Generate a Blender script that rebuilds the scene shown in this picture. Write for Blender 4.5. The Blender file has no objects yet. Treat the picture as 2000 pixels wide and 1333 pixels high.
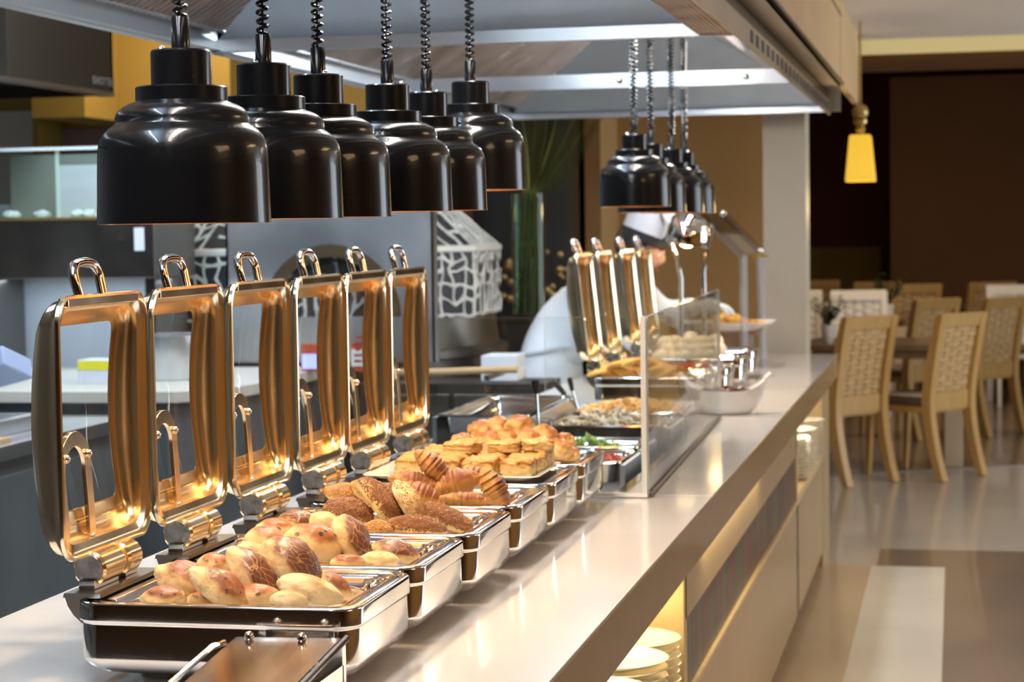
import bpy, bmesh, math, random
from mathutils import Vector, Matrix, noise
RN = random.Random(11)
S = bpy.context.scene
COL = S.collection
PI = math.pi

# ------------------------------------------------------------------ camera
RI = Vector((0.977, 0.211, -0.0145)); FWa, FWp, ROLL = math.radians(12.229), math.radians(3.1757), -0.0145
EYE = Vector((0, 0, 1.5))
FW = Vector((-math.sin(FWa)*math.cos(FWp), math.cos(FWa)*math.cos(FWp), -math.sin(FWp)))
_ri = Vector((math.cos(FWa), math.sin(FWa), 0)); _up = _ri.cross(FW)
RI = _ri*math.cos(ROLL) + _up*math.sin(ROLL); UP = _up*math.cos(ROLL) - _ri*math.sin(ROLL)
FPX, CXP, CYP = 4000.0, 1000.0, 666.5
cam = bpy.data.cameras.new('camera'); camo = bpy.data.objects.new('camera', cam); COL.objects.link(camo)
cam.sensor_width = 36; cam.lens = FPX/2000*36; cam.clip_start = .05; cam.clip_end = 100
camo.matrix_world = Matrix((( RI.x, UP.x, -FW.x, 0), (RI.y, UP.y, -FW.y, 0), (RI.z, UP.z, -FW.z, EYE.z), (0, 0, 0, 1)))
cam.dof.use_dof = True; cam.dof.focus_distance = 3.0; cam.dof.aperture_fstop = 8.5
S.camera = camo

# ------------------------------------------------------------------ exposure and world
S.view_settings.view_transform = 'Standard'; S.view_settings.look = 'None'
S.view_settings.exposure = 0.0; S.view_settings.gamma = 1; S.view_settings.use_curve_mapping = False
w = bpy.data.worlds.new('world'); S.world = w; w.use_nodes = True
w.node_tree.nodes['Background'].inputs[0].default_value = (.55, .42, .30, 1)
w.node_tree.nodes['Background'].inputs[1].default_value = .10

def area(name, loc, rot, sx, sy, power, col):
    l = bpy.data.lights.new(name, 'AREA'); l.shape = 'RECTANGLE'; l.size = sx; l.size_y = sy; l.energy = power; l.color = col
    o = bpy.data.objects.new(name, l); COL.objects.link(o); o.location = loc; o.rotation_euler = rot; return o
WARM = (1, .66, .36); COOL = (.72, .86, 1); NEUT = (1, .76, .50)
area('kitchen_ceiling_light', (-3.1, 4.2, 2.82), (0, 0, 0), .6, 1.4, 42, COOL)
area('kitchen_ceiling_light', (-2.7, 6.2, 2.82), (0, 0, 0), .6, 1.4, 56, COOL)
area('kitchen_ceiling_light', (-3.3, 8.7, 2.82), (0, 0, 0), .5, .5, 20, NEUT)  # extra lamp added to brighten the far kitchen wall
for _y in (1.4, 3.2, 5.8, 7.6): area('added_counter_light', (-.92, _y+.5, 2.19), (0, 0, 0), .10, 1.0, 12.5, (1, .93, .86))  # unseen downward lamps added to brighten the counter top
area('dining_ceiling_light', (2.6, 1.6, 2.46), (0, 0, 0), 1.2, 1.2, 38, WARM)
area('dining_ceiling_light', (2.2, 5.0, 2.46), (0, 0, 0), 1.2, 1.2, 40, WARM)
area('dining_ceiling_light', (2.0, 9.4, 2.46), (0, 0, 0), 1.2, 1.2, 22, NEUT)
area('dining_ceiling_light', (-.2, 15.2, 3.14), (0, 0, 0), 1.6, 1.6, 60, NEUT)
area('window_daylight', (4.85, 10.6, 1.5), (0, math.radians(90), 0), 2.0, 4.5, 85, (.85, .93, 1))

# ------------------------------------------------------------------ helpers
def rp(x, y):
    return FW + RI*((x-CXP)/FPX) - UP*((y-CYP)/FPX)
def at(x, y, Y):
    d = rp(x, y); return EYE + d*(Y/d.y)
def atx(x, y, X):
    d = rp(x, y); return EYE + d*(X/d.x)
def atz(x, y, z):
    d = rp(x, y); return EYE + d*((z-1.5)/d.z)
def ppm(p):
    return FPX/((Vector(p)-EYE).dot(FW))

class MB:
    def __init__(s): s.v = []; s.f = []; s.mi = []
    def add(s, vs, fs, m=0):
        n = len(s.v); s.v += [tuple(p) for p in vs]; s.f += [tuple(i+n for i in f) for f in fs]; s.mi += [m]*len(fs); return s
    def box(s, x0, x1, y0, y1, z0, z1, m=0, M=None):
        vs = [Vector((x, y, z)) for z in (z0, z1) for y in (y0, y1) for x in (x0, x1)]
        if M is not None: vs = [M @ p for p in vs]
        return s.add(vs, [(0, 2, 3, 1), (4, 5, 7, 6), (0, 1, 5, 4), (2, 6, 7, 3), (0, 4, 6, 2), (1, 3, 7, 5)], m)
    def loft(s, rings, cap0=True, cap1=True, m=0, closed=True):
        n = len(rings[0]); vs = [p for r in rings for p in r]; fs = []
        for k in range(len(rings)-1):
            for i in range(n if closed else n-1):
                j = (i+1) % n; fs.append((k*n+i, k*n+j, (k+1)*n+j, (k+1)*n+i))
        if cap0: fs.append(tuple(range(n-1, -1, -1)))
        if cap1: fs.append(tuple((len(rings)-1)*n+i for i in range(n)))
        return s.add(vs, fs, m)
    def lathe(s, prof, n=32, c=(0, 0, 0), cap0=True, cap1=True, m=0):
        c = Vector(c)
        return s.loft([[c+Vector((r*math.cos(2*PI*i/n), r*math.sin(2*PI*i/n), z)) for i in range(n)] for r, z in prof], cap0, cap1, m)
    def tube(s, pts, rad, n=8, m=0, caps=True, flat=1.0):
        pts = [Vector(p) for p in pts]; rings = []; prev = None
        for i, p in enumerate(pts):
            t = (pts[min(i+1, len(pts)-1)]-pts[max(i-1, 0)]).normalized()
            if prev is None:
                a = Vector((0, 0, 1)) if abs(t.z) < .9 else Vector((1, 0, 0)); u = t.cross(a).normalized()
            else:
                u = prev - t*prev.dot(t); u = u.normalized() if u.length > 1e-6 else t.orthogonal().normalized()
            prev = u; v = t.cross(u); r = rad[i] if isinstance(rad, (list, tuple)) else rad
            rings.append([p+u*(r*math.cos(2*PI*k/n))+v*(r*flat*math.sin(2*PI*k/n)) for k in range(n)])
        return s.loft(rings, caps, caps, m)
    def ball(s, c, r, n=10, k=6, m=0, sx=1, sy=1, sz=1):
        pr = []; c = Vector(c)
        for j in range(k+1):
            a = -PI/2+PI*j/k; pr.append((max(math.cos(a), .001)*r, math.sin(a)*r))
        rings = [[c+Vector((q*sx*math.cos(2*PI*i/n), q*sy*math.sin(2*PI*i/n), z*sz)) for i in range(n)] for q, z in pr]
        return s.loft(rings, True, True, m)
    def build(s, name, mats, parent=None, loc=None, ang=35, bev=0, seg=2):
        me = bpy.data.meshes.new(name); me.from_pydata(s.v, [], s.f)
        if not isinstance(mats, (list, tuple)): mats = [mats]
        for m in mats: me.materials.append(m)
        if any(s.mi): me.polygons.foreach_set('material_index', s.mi)
        me.validate()
        bm = bmesh.new(); bm.from_mesh(me); bmesh.ops.recalc_face_normals(bm, faces=bm.faces); bm.to_mesh(me); bm.free()
        me.polygons.foreach_set('use_smooth', [True]*len(me.polygons))
        me.set_sharp_from_angle(angle=math.radians(ang))
        o = bpy.data.objects.new(name, me); COL.objects.link(o)
        if parent: o.parent = parent
        if loc is not None: o.location = loc
        if bev:
            b = o.modifiers.new('bevel', 'BEVEL'); b.width = bev; b.segments = seg; b.limit_method = 'ANGLE'; b.angle_limit = math.radians(40); b.harden_normals = True
        return o

def rr(hx, hy, r, z, cx=0, cy=0, n=5):
    r = min(r, hx-.0005, hy-.0005); out = []
    for sx, sy, a0 in ((1, 1, 0), (-1, 1, 90), (-1, -1, 180), (1, -1, 270)):
        for k in range(n+1):
            a = math.radians(a0+90*k/n)
            out.append(Vector((cx+sx*(hx-r)+r*math.cos(a), cy+sy*(hy-r)+r*math.sin(a), z)))
    return out

def smooth(pts, k=4):
    p = [Vector(q) for q in pts]; out = []
    for i in range(len(p)-1):
        a, b, c, d = p[max(i-1, 0)], p[i], p[i+1], p[min(i+2, len(p)-1)]
        for j in range(k):
            t = j/k; out.append(b*1.0+(c-a)*.5*t+(a-b*2.5+c*2-d*.5)*t*t+(b*1.5-a*.5-c*1.5+d*.5)*t*t*t)
    return out+[p[-1]]
def rrs(hx, hy, r, n=7, m=9):
    base = rr(hx, hy, r, 0, 0, 0, n); out = []; k = n+1
    for q in range(4):
        out += base[q*k:(q+1)*k]; a, b = base[(q+1)*k-1], base[((q+1)*k) % (4*k)]
        out += [a.lerp(b, i/(m+1)) for i in range(1, m+1)]
    return out

def tag(o, label=None, cat=None, group=None, kind=None):
    if label: o['label'] = label
    if cat: o['category'] = cat
    if group: o['group'] = group
    if kind: o['kind'] = kind
    return o
def thing(name, label, cat, loc=(0, 0, 0), rz=0, group=None):
    o = bpy.data.objects.new(name, None); COL.objects.link(o); o.location = loc; o.rotation_euler = (0, 0, rz)
    o.empty_display_size = .1
    return tag(o, label, cat, group)
def struct(o): o['kind'] = 'structure'; return o
KIDS = {}
def dup(root, loc=None, rz=None, label=None, group=None):
    r = root.copy(); COL.objects.link(r)
    if loc is not None: r.location = loc
    if rz is not None: r.rotation_euler = (0, 0, rz)
    if label: r['label'] = label
    if group: r['group'] = group
    for ch in [o for o in root.children]:
        c = ch.copy(); COL.objects.link(c); c.parent = r
        for g in [o for o in ch.children]:
            d = g.copy(); COL.objects.link(d); d.parent = c
    return r

# ------------------------------------------------------------------ materials
def N(nt, t, **kw):
    n = nt.nodes.new(t)
    for k, v in kw.items():
        if k in n.inputs: n.inputs[k].default_value = v
        else: setattr(n, k, v)
    return n
def mat(name, col, rough=.5, metal=0, var=0, vs=6, bump=0, bs=40, coat=0, emit=None, es=0, spec=.5, stretch=None, sss=0):
    m = bpy.data.materials.new(name); m.use_nodes = True; nt = m.node_tree; p = nt.nodes['Principled BSDF']
    p.inputs['Base Color'].default_value = (*col, 1); p.inputs['Roughness'].default_value = rough; p.inputs['Metallic'].default_value = metal
    p.inputs['Coat Weight'].default_value = coat; p.inputs['Specular IOR Level'].default_value = spec; p.inputs['Coat Roughness'].default_value = .06
    if sss: p.inputs['Subsurface Weight'].default_value = sss; p.inputs['Subsurface Radius'].default_value = (.012, .006, .003)
    if emit: p.inputs['Emission Color'].default_value = (*emit, 1); p.inputs['Emission Strength'].default_value = es
    L = nt.links.new
    if var or bump:
        tc = N(nt, 'ShaderNodeTexCoord'); mp = N(nt, 'ShaderNodeMapping'); L(tc.outputs['Object'], mp.inputs['Vector'])
        if stretch: mp.inputs['Scale'].default_value = stretch
    if var:
        nz = N(nt, 'ShaderNodeTexNoise', Scale=vs, Detail=5.0); L(mp.outputs[0], nz.inputs['Vector'])
        mx = N(nt, 'ShaderNodeMix', data_type='RGBA'); cr = N(nt, 'ShaderNodeMapRange'); cr.inputs['From Min'].default_value = .3; cr.inputs['From Max'].default_value = .7
        L(nz.outputs['Fac'], cr.inputs['Value']); L(cr.outputs[0], mx.inputs['Factor'])
        mx.inputs['A'].default_value = (*[c*(1-var) for c in col], 1); mx.inputs['B'].default_value = (*[min(1, c*(1+var)) for c in col], 1)
        L(mx.outputs['Result'], p.inputs['Base Color'])
        if metal > .5:
            r2 = N(nt, 'ShaderNodeMapRange'); r2.inputs['To Min'].default_value = rough*.7; r2.inputs['To Max'].default_value = rough*1.5
            L(nz.outputs['Fac'], r2.inputs['Value']); L(r2.outputs[0], p.inputs['Roughness'])
    if bump:
        nb = N(nt, 'ShaderNodeTexNoise', Scale=bs, Detail=4.0); L(mp.outputs[0], nb.inputs['Vector'])
        b = N(nt, 'ShaderNodeBump', Strength=bump, Distance=.01); L(nb.outputs['Fac'], b.inputs['Height']); L(b.outputs[0], p.inputs['Normal'])
    return m

def wood(name, a, b, rough=.4, scale=8, axis=(1, 1, .12)):
    m = bpy.data.materials.new(name); m.use_nodes = True; nt = m.node_tree; p = nt.nodes['Principled BSDF']; L = nt.links.new
    tc = N(nt, 'ShaderNodeTexCoord'); mp = N(nt, 'ShaderNodeMapping'); mp.inputs['Scale'].default_value = axis
    L(tc.outputs['Object'], mp.inputs['Vector'])
    nz = N(nt, 'ShaderNodeTexNoise', Scale=scale*4, Detail=6.0, Distortion=.6); L(mp.outputs[0], nz.inputs['Vector'])
    cr = N(nt, 'ShaderNodeValToRGB'); cr.color_ramp.elements[0].position = .3; cr.color_ramp.elements[1].position = .7
    cr.color_ramp.elements[0].color = (*a, 1); cr.color_ramp.elements[1].color = (*b, 1)
    L(nz.outputs['Fac'], cr.inputs[0]); L(cr.outputs[0], p.inputs['Base Color']); p.inputs['Roughness'].default_value = rough
    return m

def thin_glass(name, tint=(.96, .985, .97), rough=0.0, ior=1.5):
    m = bpy.data.materials.new(name); m.use_nodes = True; nt = m.node_tree; nt.nodes.clear(); L = nt.links.new
    out = N(nt, 'ShaderNodeOutputMaterial'); mx = N(nt, 'ShaderNodeMixShader'); tr = N(nt, 'ShaderNodeBsdfTransparent'); gl = N(nt, 'ShaderNodeBsdfGlossy')
    tr.inputs[0].default_value = (*tint, 1); gl.inputs['Roughness'].default_value = rough; fr = N(nt, 'ShaderNodeFresnel'); ge = N(nt, 'ShaderNodeNewGeometry'); io = N(nt, 'ShaderNodeMapRange')
    io.inputs['To Min'].default_value = ior; io.inputs['To Max'].default_value = 1/ior; L(ge.outputs['Backfacing'], io.inputs['Value']); L(io.outputs[0], fr.inputs[0])
    L(fr.outputs[0], mx.inputs[0]); L(tr.outputs[0], mx.inputs[1]); L(gl.outputs[0], mx.inputs[2]); L(mx.outputs[0], out.inputs[0]); return m

def baked(name, pale, gold, dark, topmask=.25, glaze=.0, crackle=0, spots=0, rough=.55, sc=30, fold=0):
    """bread crust: pale sides, golden body, darker baked top (local z up); optional egg-wash glaze with crackle and dark specks"""
    m = bpy.data.materials.new(name); m.use_nodes = True; nt = m.node_tree; p = nt.nodes['Principled BSDF']; L = nt.links.new
    tc = N(nt, 'ShaderNodeTexCoord'); sep = N(nt, 'ShaderNodeSeparateXYZ'); L(tc.outputs['Generated'], sep.inputs[0])
    nz = N(nt, 'ShaderNodeTexNoise', Scale=sc, Detail=6.0); L(tc.outputs['Object'], nz.inputs['Vector'])
    nl = N(nt, 'ShaderNodeTexNoise', Scale=sc*.5, Detail=3.0); L(tc.outputs['Object'], nl.inputs['Vector'])
    def ramp(src, a, b):
        r = N(nt, 'ShaderNodeMapRange'); r.interpolation_type = 'SMOOTHSTEP'; r.inputs['From Min'].default_value = a; r.inputs['From Max'].default_value = b; L(src, r.inputs['Value']); return r.outputs[0]
    def math_(op, a, b):
        n = N(nt, 'ShaderNodeMath', operation=op)
        for k, v in enumerate((a, b)):
            if isinstance(v, (int, float)): n.inputs[k].default_value = v
            else: L(v, n.inputs[k])
        return n.outputs[0]
    def mix(f, a, b):
        n = N(nt, 'ShaderNodeMix', data_type='RGBA')
        if isinstance(f, (int, float)): n.inputs['Factor'].default_value = f
        else: L(f, n.inputs['Factor'])
        for k, v in (('A', a), ('B', b)):
            if isinstance(v, tuple): n.inputs[k].default_value = (*v, 1)
            else: L(v, n.inputs[k])
        return n.outputs['Result']
    h = math_('ADD', sep.outputs['Z'], math_('MULTIPLY', math_('SUBTRACT', nl.outputs['Fac'], .5), .9))
    c = mix(ramp(h, .15, .75), pale, gold)
    c = mix(ramp(nz.outputs['Fac'], .45, .75), c, tuple(g*.82 for g in gold))
    tm = ramp(h, 1-topmask-.12, 1-topmask+.1)
    top = dark
    if crackle:
        vo = N(nt, 'ShaderNodeTexVoronoi', Scale=crackle, feature='DISTANCE_TO_EDGE'); mp = N(nt, 'ShaderNodeMapping'); mp.inputs['Scale'].default_value = (1, 1, .55)
        nd = N(nt, 'ShaderNodeTexNoise', Scale=60.0); L(tc.outputs['Object'], nd.inputs['Vector'])
        ad = N(nt, 'ShaderNodeMix', data_type='RGBA', blend_type='LINEAR_LIGHT'); ad.inputs['Factor'].default_value = .004; L(tc.outputs['Object'], ad.inputs['A']); L(nd.outputs['Color'], ad.inputs['B'])
        mp.inputs['Scale'].default_value = (1, 1, 3.2); mp.inputs['Rotation'].default_value = (.5, .9, .3)
        L(ad.outputs['Result'], mp.inputs[0]); L(mp.outputs[0], vo.inputs['Vector'])
        top = mix(ramp(vo.outputs['Distance'], .01, .06), tuple(g*.6+d*.4 for g, d in zip(gold, dark)), dark)
    c = mix(tm, c, top)
    if spots:
        vs = N(nt, 'ShaderNodeTexVoronoi', Scale=spots); L(tc.outputs['Object'], vs.inputs['Vector'])
        sm = math_('MULTIPLY', math_('SUBTRACT', 1.0, ramp(vs.outputs['Distance'], .18, .3)), ramp(h, .45, .8))
        c = mix(sm, c, (.035, .02, .012))
    L(c, p.inputs['Base Color'])
    p.inputs['Roughness'].default_value = rough
    if glaze:
        L(math_('MULTIPLY', tm, glaze*.6), p.inputs['Coat Weight']); p.inputs['Coat Roughness'].default_value = .28
    nf = N(nt, 'ShaderNodeTexNoise', Scale=sc*4, Detail=8.0, Roughness=.7); L(tc.outputs['Object'], nf.inputs['Vector']); fm = math_('ADD', math_('MULTIPLY', nf.outputs['Fac'], .35), nz.outputs['Fac'])
    b = N(nt, 'ShaderNodeBump', Strength=.75, Distance=.006); L(fm, b.inputs['Height']); L(b.outputs[0], p.inputs['Normal'])
    p.inputs['Subsurface Weight'].default_value = .08; p.inputs['Subsurface Radius'].default_value = (.01, .005, .002)
    return m

M = dict(
 steel=mat('polished steel', (.78, .79, .80), .07, 1, var=.04, vs=5),
 steel_b=mat('brushed steel', (.60, .62, .64), .3, 1, var=.12, vs=3, stretch=(1, .15, 1)),
 steel_d=mat('dark steel', (.22, .20, .18), .3, 1, var=.2, vs=3),
 hood=mat('hood sheet steel', (.64, .76, .88), .35, .2, var=.14, vs=2.2, bump=.05, bs=8),  # blue-white light inside the hood is put into this sheet colour
 filt=mat('filter steel reflection tint', (.80, .69, .62), .22, 1, var=.15, vs=6),  # copper reflections on the filters are put into this tint
 lid=mat('polished lid steel reflection tint', (.95, .77, .52), .15, 1, var=.06, vs=7), lidin=mat('satin inner lid reflection tint', (.84, .62, .35), .24, 1),  # warm room reflections are put into both lid tints
 chrome=mat('chrome', (.9, .88, .84), .04, 1),
 bronze=mat('dark bronze fascia', (.12, .09, .05), .35, .7),
 caseback=mat('grey green case back', (.30, .33, .30), .6, var=.1, vs=4),
 holder=mat('brushed holder plate', (.50, .42, .34), .14, 1, var=.1, vs=6, stretch=(8, 1, 1)),  # brown of the reflected breads is put into the plate colour
 splash=mat('pale blue grey splash panel', (.36, .40, .44), .35, var=.05, vs=2),
 capm=mat('dull end cap', (.42, .42, .42), .25, 1, var=.35, vs=60),
 stripm=mat('brushed steel brown reflection tint', (.42, .34, .25), .32, .8, var=.1, vs=3),  # brown reflected from the floor is put into this steel
 trimm=mat('satin corner trim', (.78, .80, .80), .35, .3), kcab=mat('kitchen cabinet steel', (.17, .19, .20), .4, .5, var=.15, vs=4),
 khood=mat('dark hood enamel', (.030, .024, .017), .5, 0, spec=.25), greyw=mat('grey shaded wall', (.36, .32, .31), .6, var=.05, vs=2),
 black=mat('black enamel', (.004, .004, .0045), .24, 0, coat=.4, bump=.03, bs=260, spec=.2),
 blackm=mat('black plastic', (.012, .012, .013), .38),
 counter=mat('cream solid surface', (.70, .665, .635), .16, 0, var=.05, vs=2.5, coat=.4, stretch=(.4, 1, 1)),
 apron=mat('counter front painted shade', (.42, .31, .17), .22, 0, var=.05, vs=3, coat=.2),  # counter material again, with shade and golden light put into its colour
 panel=mat('beige lacquer panel', (.54, .41, .24), .3, var=.04, vs=4),
 plaster=mat('cream plaster', (.76, .54, .28), .6, var=.05, vs=3),
 ceil=mat('ceiling paint', (.78, .76, .76), .8),
 yellow=mat('yellow kitchen wall', (.40, .27, .055), .6, var=.05, vs=2),
 white=mat('white paint', (.75, .75, .74), .5, var=.03, vs=2),
 brownw=mat('brown wall', (.14, .052, .006), .7, var=.08, vs=1),
 maroon=mat('maroon wall', (.10, .012, .006), .7),
 tan=mat('tan wall', (.48, .31, .13), .7, var=.06, vs=1.5),
 pillar=mat('grey white pillar', (.54, .50, .41), .6),
 dark=mat('dark recess', (.02, .016, .012), .5),
 floor=mat('grey polished tile', (.50, .49, .48), .2, var=.05, vs=1, coat=.3),
 floorb=mat('brown polished tile', (.17, .13, .11), .22, var=.12, vs=2, coat=.3),
 floort=mat('beige polished tile', (.52, .42, .29), .25, var=.08, vs=2, coat=.3),
 floorw=mat('white polished tile', (.72, .73, .69), .25, var=.05, vs=2, coat=.3),
 kfloor=mat('kitchen floor tile', (.22, .22, .22), .4),
 ceramic=mat('white ceramic', (.85, .83, .80), .12, coat=.5),
 plate=mat('cream ceramic', (.86, .82, .70), .15, coat=.5),
 chairw=wood('pale oak', (.50, .30, .095), (.60, .38, .14), .35, 5),
 strap=mat('woven cane', (.56, .37, .16), .5, var=.12, vs=30),
 chairlit=mat('chair wood painted as lit', (.82, .80, .76), .35),  # strong light on the chairs is put into this white
 cushion=mat('brown leather', (.13, .09, .075), .45),
 tablew=wood('dark table top', (.20, .12, .06), (.27, .17, .09), .25, 4),
 tleg=mat('cream table leg', (.62, .50, .33), .35),
 sofa=mat('olive brown fabric', (.22, .14, .03), .9, bump=.2, bs=80),
 leaf=mat('dark leaf', (.025, .06, .015), .45), palm=mat('palm leaf', (.09, .11, .025), .55, var=.3, vs=8), palmrib=mat('palm midrib', (.34, .32, .06), .5),
 nichew=wood('pale veneer', (.66, .50, .26), (.74, .58, .33), .45, 7),
 cloth=mat('white chef cotton', (.80, .84, .92), .8, var=.04, vs=12, bump=.25, bs=14), skin=mat('skin', (.50, .30, .21), .5, sss=.15),
 hatb=mat('black band', (.02, .02, .024), .7), trouser=mat('dark trousers', (.03, .03, .035), .8), glove=mat('pale glove', (.72, .78, .84), .5),
 egg=mat('egg white', (.90, .80, .64), .3, sss=.1), board=mat('white board', (.68, .72, .80), .4), wooden=wood('wooden rod', (.40, .25, .11), (.52, .35, .18), .5, 6, (.1, 1, 1)),
 mosaic_d=mat('dark oven shell', (.03, .035, .04), .35), mosaic_w=mat('white mosaic piece', (.70, .72, .68), .3, coat=.3),
 glass=thin_glass('counter glass', (.97, .985, .975), 0, 1.25), lidglass=thin_glass('lid glass', (.93, .95, .96), .02, 1.45), gedge=mat('glass edge', (.85, .92, .90), .15, coat=1),  # gedge is whitened to paint a highlight along the glass edges
 acr=thin_glass('clear acrylic', (.82, .80, .80), .1, 1.5),
 vase=thin_glass('vase glass', (.80, .88, .82), .02),
 red=mat('red metal', (.45, .03, .02), .3), mush=mat('mushroom', (.66, .56, .42), .6, var=.35, vs=60), bacon=mat('fried meat', (.38, .13, .05), .45, var=.5, vs=25),
 lettuce=mat('lettuce', (.38, .52, .14), .45, var=.3, vs=40), tomato=mat('tomato', (.55, .05, .02), .3, var=.3, vs=40), potato=mat('fried potato', (.72, .42, .14), .5, var=.3, vs=30),
 date=mat('dark brown dates', (.10, .035, .02), .35, var=.4, vs=60), orange_food=mat('golden roast', (.72, .34, .05), .4, var=.5, vs=40, bump=.8, bs=60),
 seed=mat('sesame seed', (.50, .25, .07), .45, var=.3, vs=300), seedd=mat('toasted sesame seed', (.22, .08, .02), .45, var=.4, vs=300),
 yel=mat('yellow label', (.75, .68, .02), .5), screen=mat('lit screen', (.3, .35, .7), .3, emit=(.38, .45, 1), es=1.1), rust=mat('red brown frame', (.42, .07, .03), .4),
 darkglass=mat('smoked decorative glass', (.07, .06, .055), .3, spec=.3), ink=mat('grey lettering', (.30, .28, .24), .6), inky=mat('orange lettering', (.8, .35, .02), .5), inkr=mat('dark red lettering', (.35, .03, .02), .5),
 bluegrey=mat('blue grey plastic', (.35, .43, .62), .35), potm=mat('grey pot', (.40, .42, .42), .3, .8), stone=mat('pale stone ledge', (.60, .56, .48), .3),
 lampglow=mat('glowing lamp glass', (.25, .15, .02), .5, emit=(1, .60, .05), es=.85), brass=mat('aged brass', (.55, .40, .16), .35, .8),
 cove=mat('cove light strip', (.3, .25, .12), .5, emit=(1, .82, .38), es=.42), tube=mat('fluorescent tube', (.9, .95, 1), .4, emit=(.72, .86, 1), es=90),
 bulb=mat('heat bulb', (1, .8, .5), .3, emit=(1, .72, .42), es=22), inner=mat('lamp inside', (.75, .45, .22), .3, .8),
)
# art panel with coloured vertical streaks
def streaks():
    m = M['darkglass']; nt = m.node_tree; p = nt.nodes['Principled BSDF']; L = nt.links.new
    tc = N(nt, 'ShaderNodeTexCoord'); mp = N(nt, 'ShaderNodeMapping'); mp.inputs['Scale'].default_value = (0, 3.2, .25); L(tc.outputs['Object'], mp.inputs[0])
    nz = N(nt, 'ShaderNodeTexNoise', Scale=3.0, Detail=4.0); L(mp.outputs[0], nz.inputs['Vector'])
    cr = N(nt, 'ShaderNodeValToRGB'); e = cr.color_ramp.elements; e[0].position = .32; e[0].color = (.09, .055, .04, 1); e[1].position = .68; e[1].color = (.20, .17, .15, 1)
    for ps, c in ((.42, (.13, .11, .09)), (.47, (.24, .05, .035)), (.5, (.09, .075, .06)), (.56, (.14, .15, .10)), (.62, (.18, .13, .07))):
        q = e.new(ps); q.color = (*c, 1)
    L(nz.outputs['Fac'], cr.inputs[0]); L(cr.outputs[0], p.inputs['Base Color'])
streaks()
B = dict(
 glazed=baked('glazed bun crust', (.76, .56, .30), (.60, .32, .10), (.13, .030, .008), .50, .9, 48),
 seeded=baked('seeded bun crust', (.78, .58, .32), (.64, .37, .13), (.26, .075, .018), .36, .6, 0, 110),
 plain=baked('plain bun crust', (.80, .64, .40), (.72, .50, .25), (.46, .22, .07), .12, .2),
 round=baked('round bun crust', (.78, .58, .32), (.68, .42, .17), (.34, .10, .025), .28, .6, 0, 60),
 sesame=baked('sesame crust', (.82, .60, .28), (.52, .27, .08), (.24, .09, .025), .55),
 croissant=baked('croissant crust', (.62, .34, .11), (.52, .24, .06), (.26, .08, .02), .32, .4, sc=55, rough=.45),
 borek=baked('layered pastry crust', (.78, .62, .30), (.80, .52, .17), (.62, .27, .05), .34, .4, sc=90),
 puff=baked('puff pastry crust', (.82, .54, .24), (.74, .42, .13), (.46, .17, .035), .3, .6, sc=60, rough=.4),
 crepe=baked('crepe', (.80, .50, .14), (.78, .43, .09), (.60, .27, .05), .2, .1),
)

# ------------------------------------------------------------------ room
def slab(name, x0, x1, y0, y1, z0, z1, m, parent=None, bev=0):
    return MB().box(x0, x1, y0, y1, z0, z1).build(name, m, parent, bev=bev)
fl = struct(slab('floor', -7, 5, -4, 23, -.1, 0, M['floor']))
def inlay(pts, z, m):
    n = len(pts); MB().add([(x, y, 0) for x, y in pts]+[(x, y, z) for x, y in pts], [tuple(range(n, 2*n))]+[(i, (i+1) % n, n+(i+1) % n, n+i) for i in range(n)]).build('floor_inlay', m, fl)
inlay([(-1.6, 12.55+(-1.6-.2)*.66+.35), (5, 15.5), (5, 22.9), (-1.6, 22.9)], .003, M['floorb'])
inlay([(-.335, 9.0), (-.335, 9.47), (5, 9.47), (5, -4), (-.045, -4), (-.045, 9.0)], .003, M['floorb'])
inlay([(-.36, -4), (-.36, 9.0), (-.045, 9.0), (-.045, -4)], .002, M['floorw'])
inlay([(-.70, -4), (-.70, 9.0), (-.36, 9.0), (-.36, -4)], .002, M['floort'])
inlay([(-6.9, -4), (-1.5, -4), (-1.5, 10.4), (-6.9, 10.4)], .002, M['kfloor'])
struct(slab('wall_right', 5, 5.15, -4, 23, 0, 3.4, M['tan']))
struct(slab('wall_back', -7, 5, -4.15, -4, 0, 3.4, M['brownw']))
struct(slab('wall_left', -7.15, -7, -4, 23, 0, 3.4, M['white']))
struct(slab('wall_far', -7, 5, 22, 22.15, 0, 3.4, M['maroon']))
kw = struct(slab('wall_kitchen', -6.99, -2.55, 9.9, 10.05, 0, 3.3, M['yellow']))
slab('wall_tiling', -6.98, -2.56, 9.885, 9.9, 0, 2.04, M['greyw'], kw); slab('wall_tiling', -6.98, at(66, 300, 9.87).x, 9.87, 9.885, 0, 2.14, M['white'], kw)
struct(slab('ceiling_kitchen', -7, -2.05, -4, 11.5, 2.9, 3.0, M['white']))
struct(slab('ceiling', -.50, 5, -4, 11.5, 2.5, 2.6, M['ceil']))
struct(slab('ceiling_far', -7, 5, 11.5, 22, 3.2, 3.3, M['brownw']))
cv = struct(slab('trim_1', -7, 5, 11.5, 12.5, 2.395, 2.42, M['brownw']))
MB().box(-.9, 1.08, 11.49, 11.53, 2.42, 2.5).build('light_strip', M['cove'], cv)
slab('beam_core', -7, 5, 11.56, 12.5, 2.42, 2.58, M['brownw'], cv)
struct(slab('wall_partition', -.60, 5, 19.9, 20.05, 0, 2.87, M['brownw']))
struct(slab('wall_serving', -2.55, -.90, 11.9, 12.05, 0, 3.2, M['tan']))
struct(slab('pillar', -.870, -.672, 9.54, 9.78, 0, 2.5, M['pillar'], bev=.004))
struct(slab('trim_2', -2.02, -1.93, 11.3, 11.9, 0, 3.2, M['tan']))
struct(slab('trim_3', -2.16, -2.07, 11.0, 11.9, 0, 3.2, M['brownw']))
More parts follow.
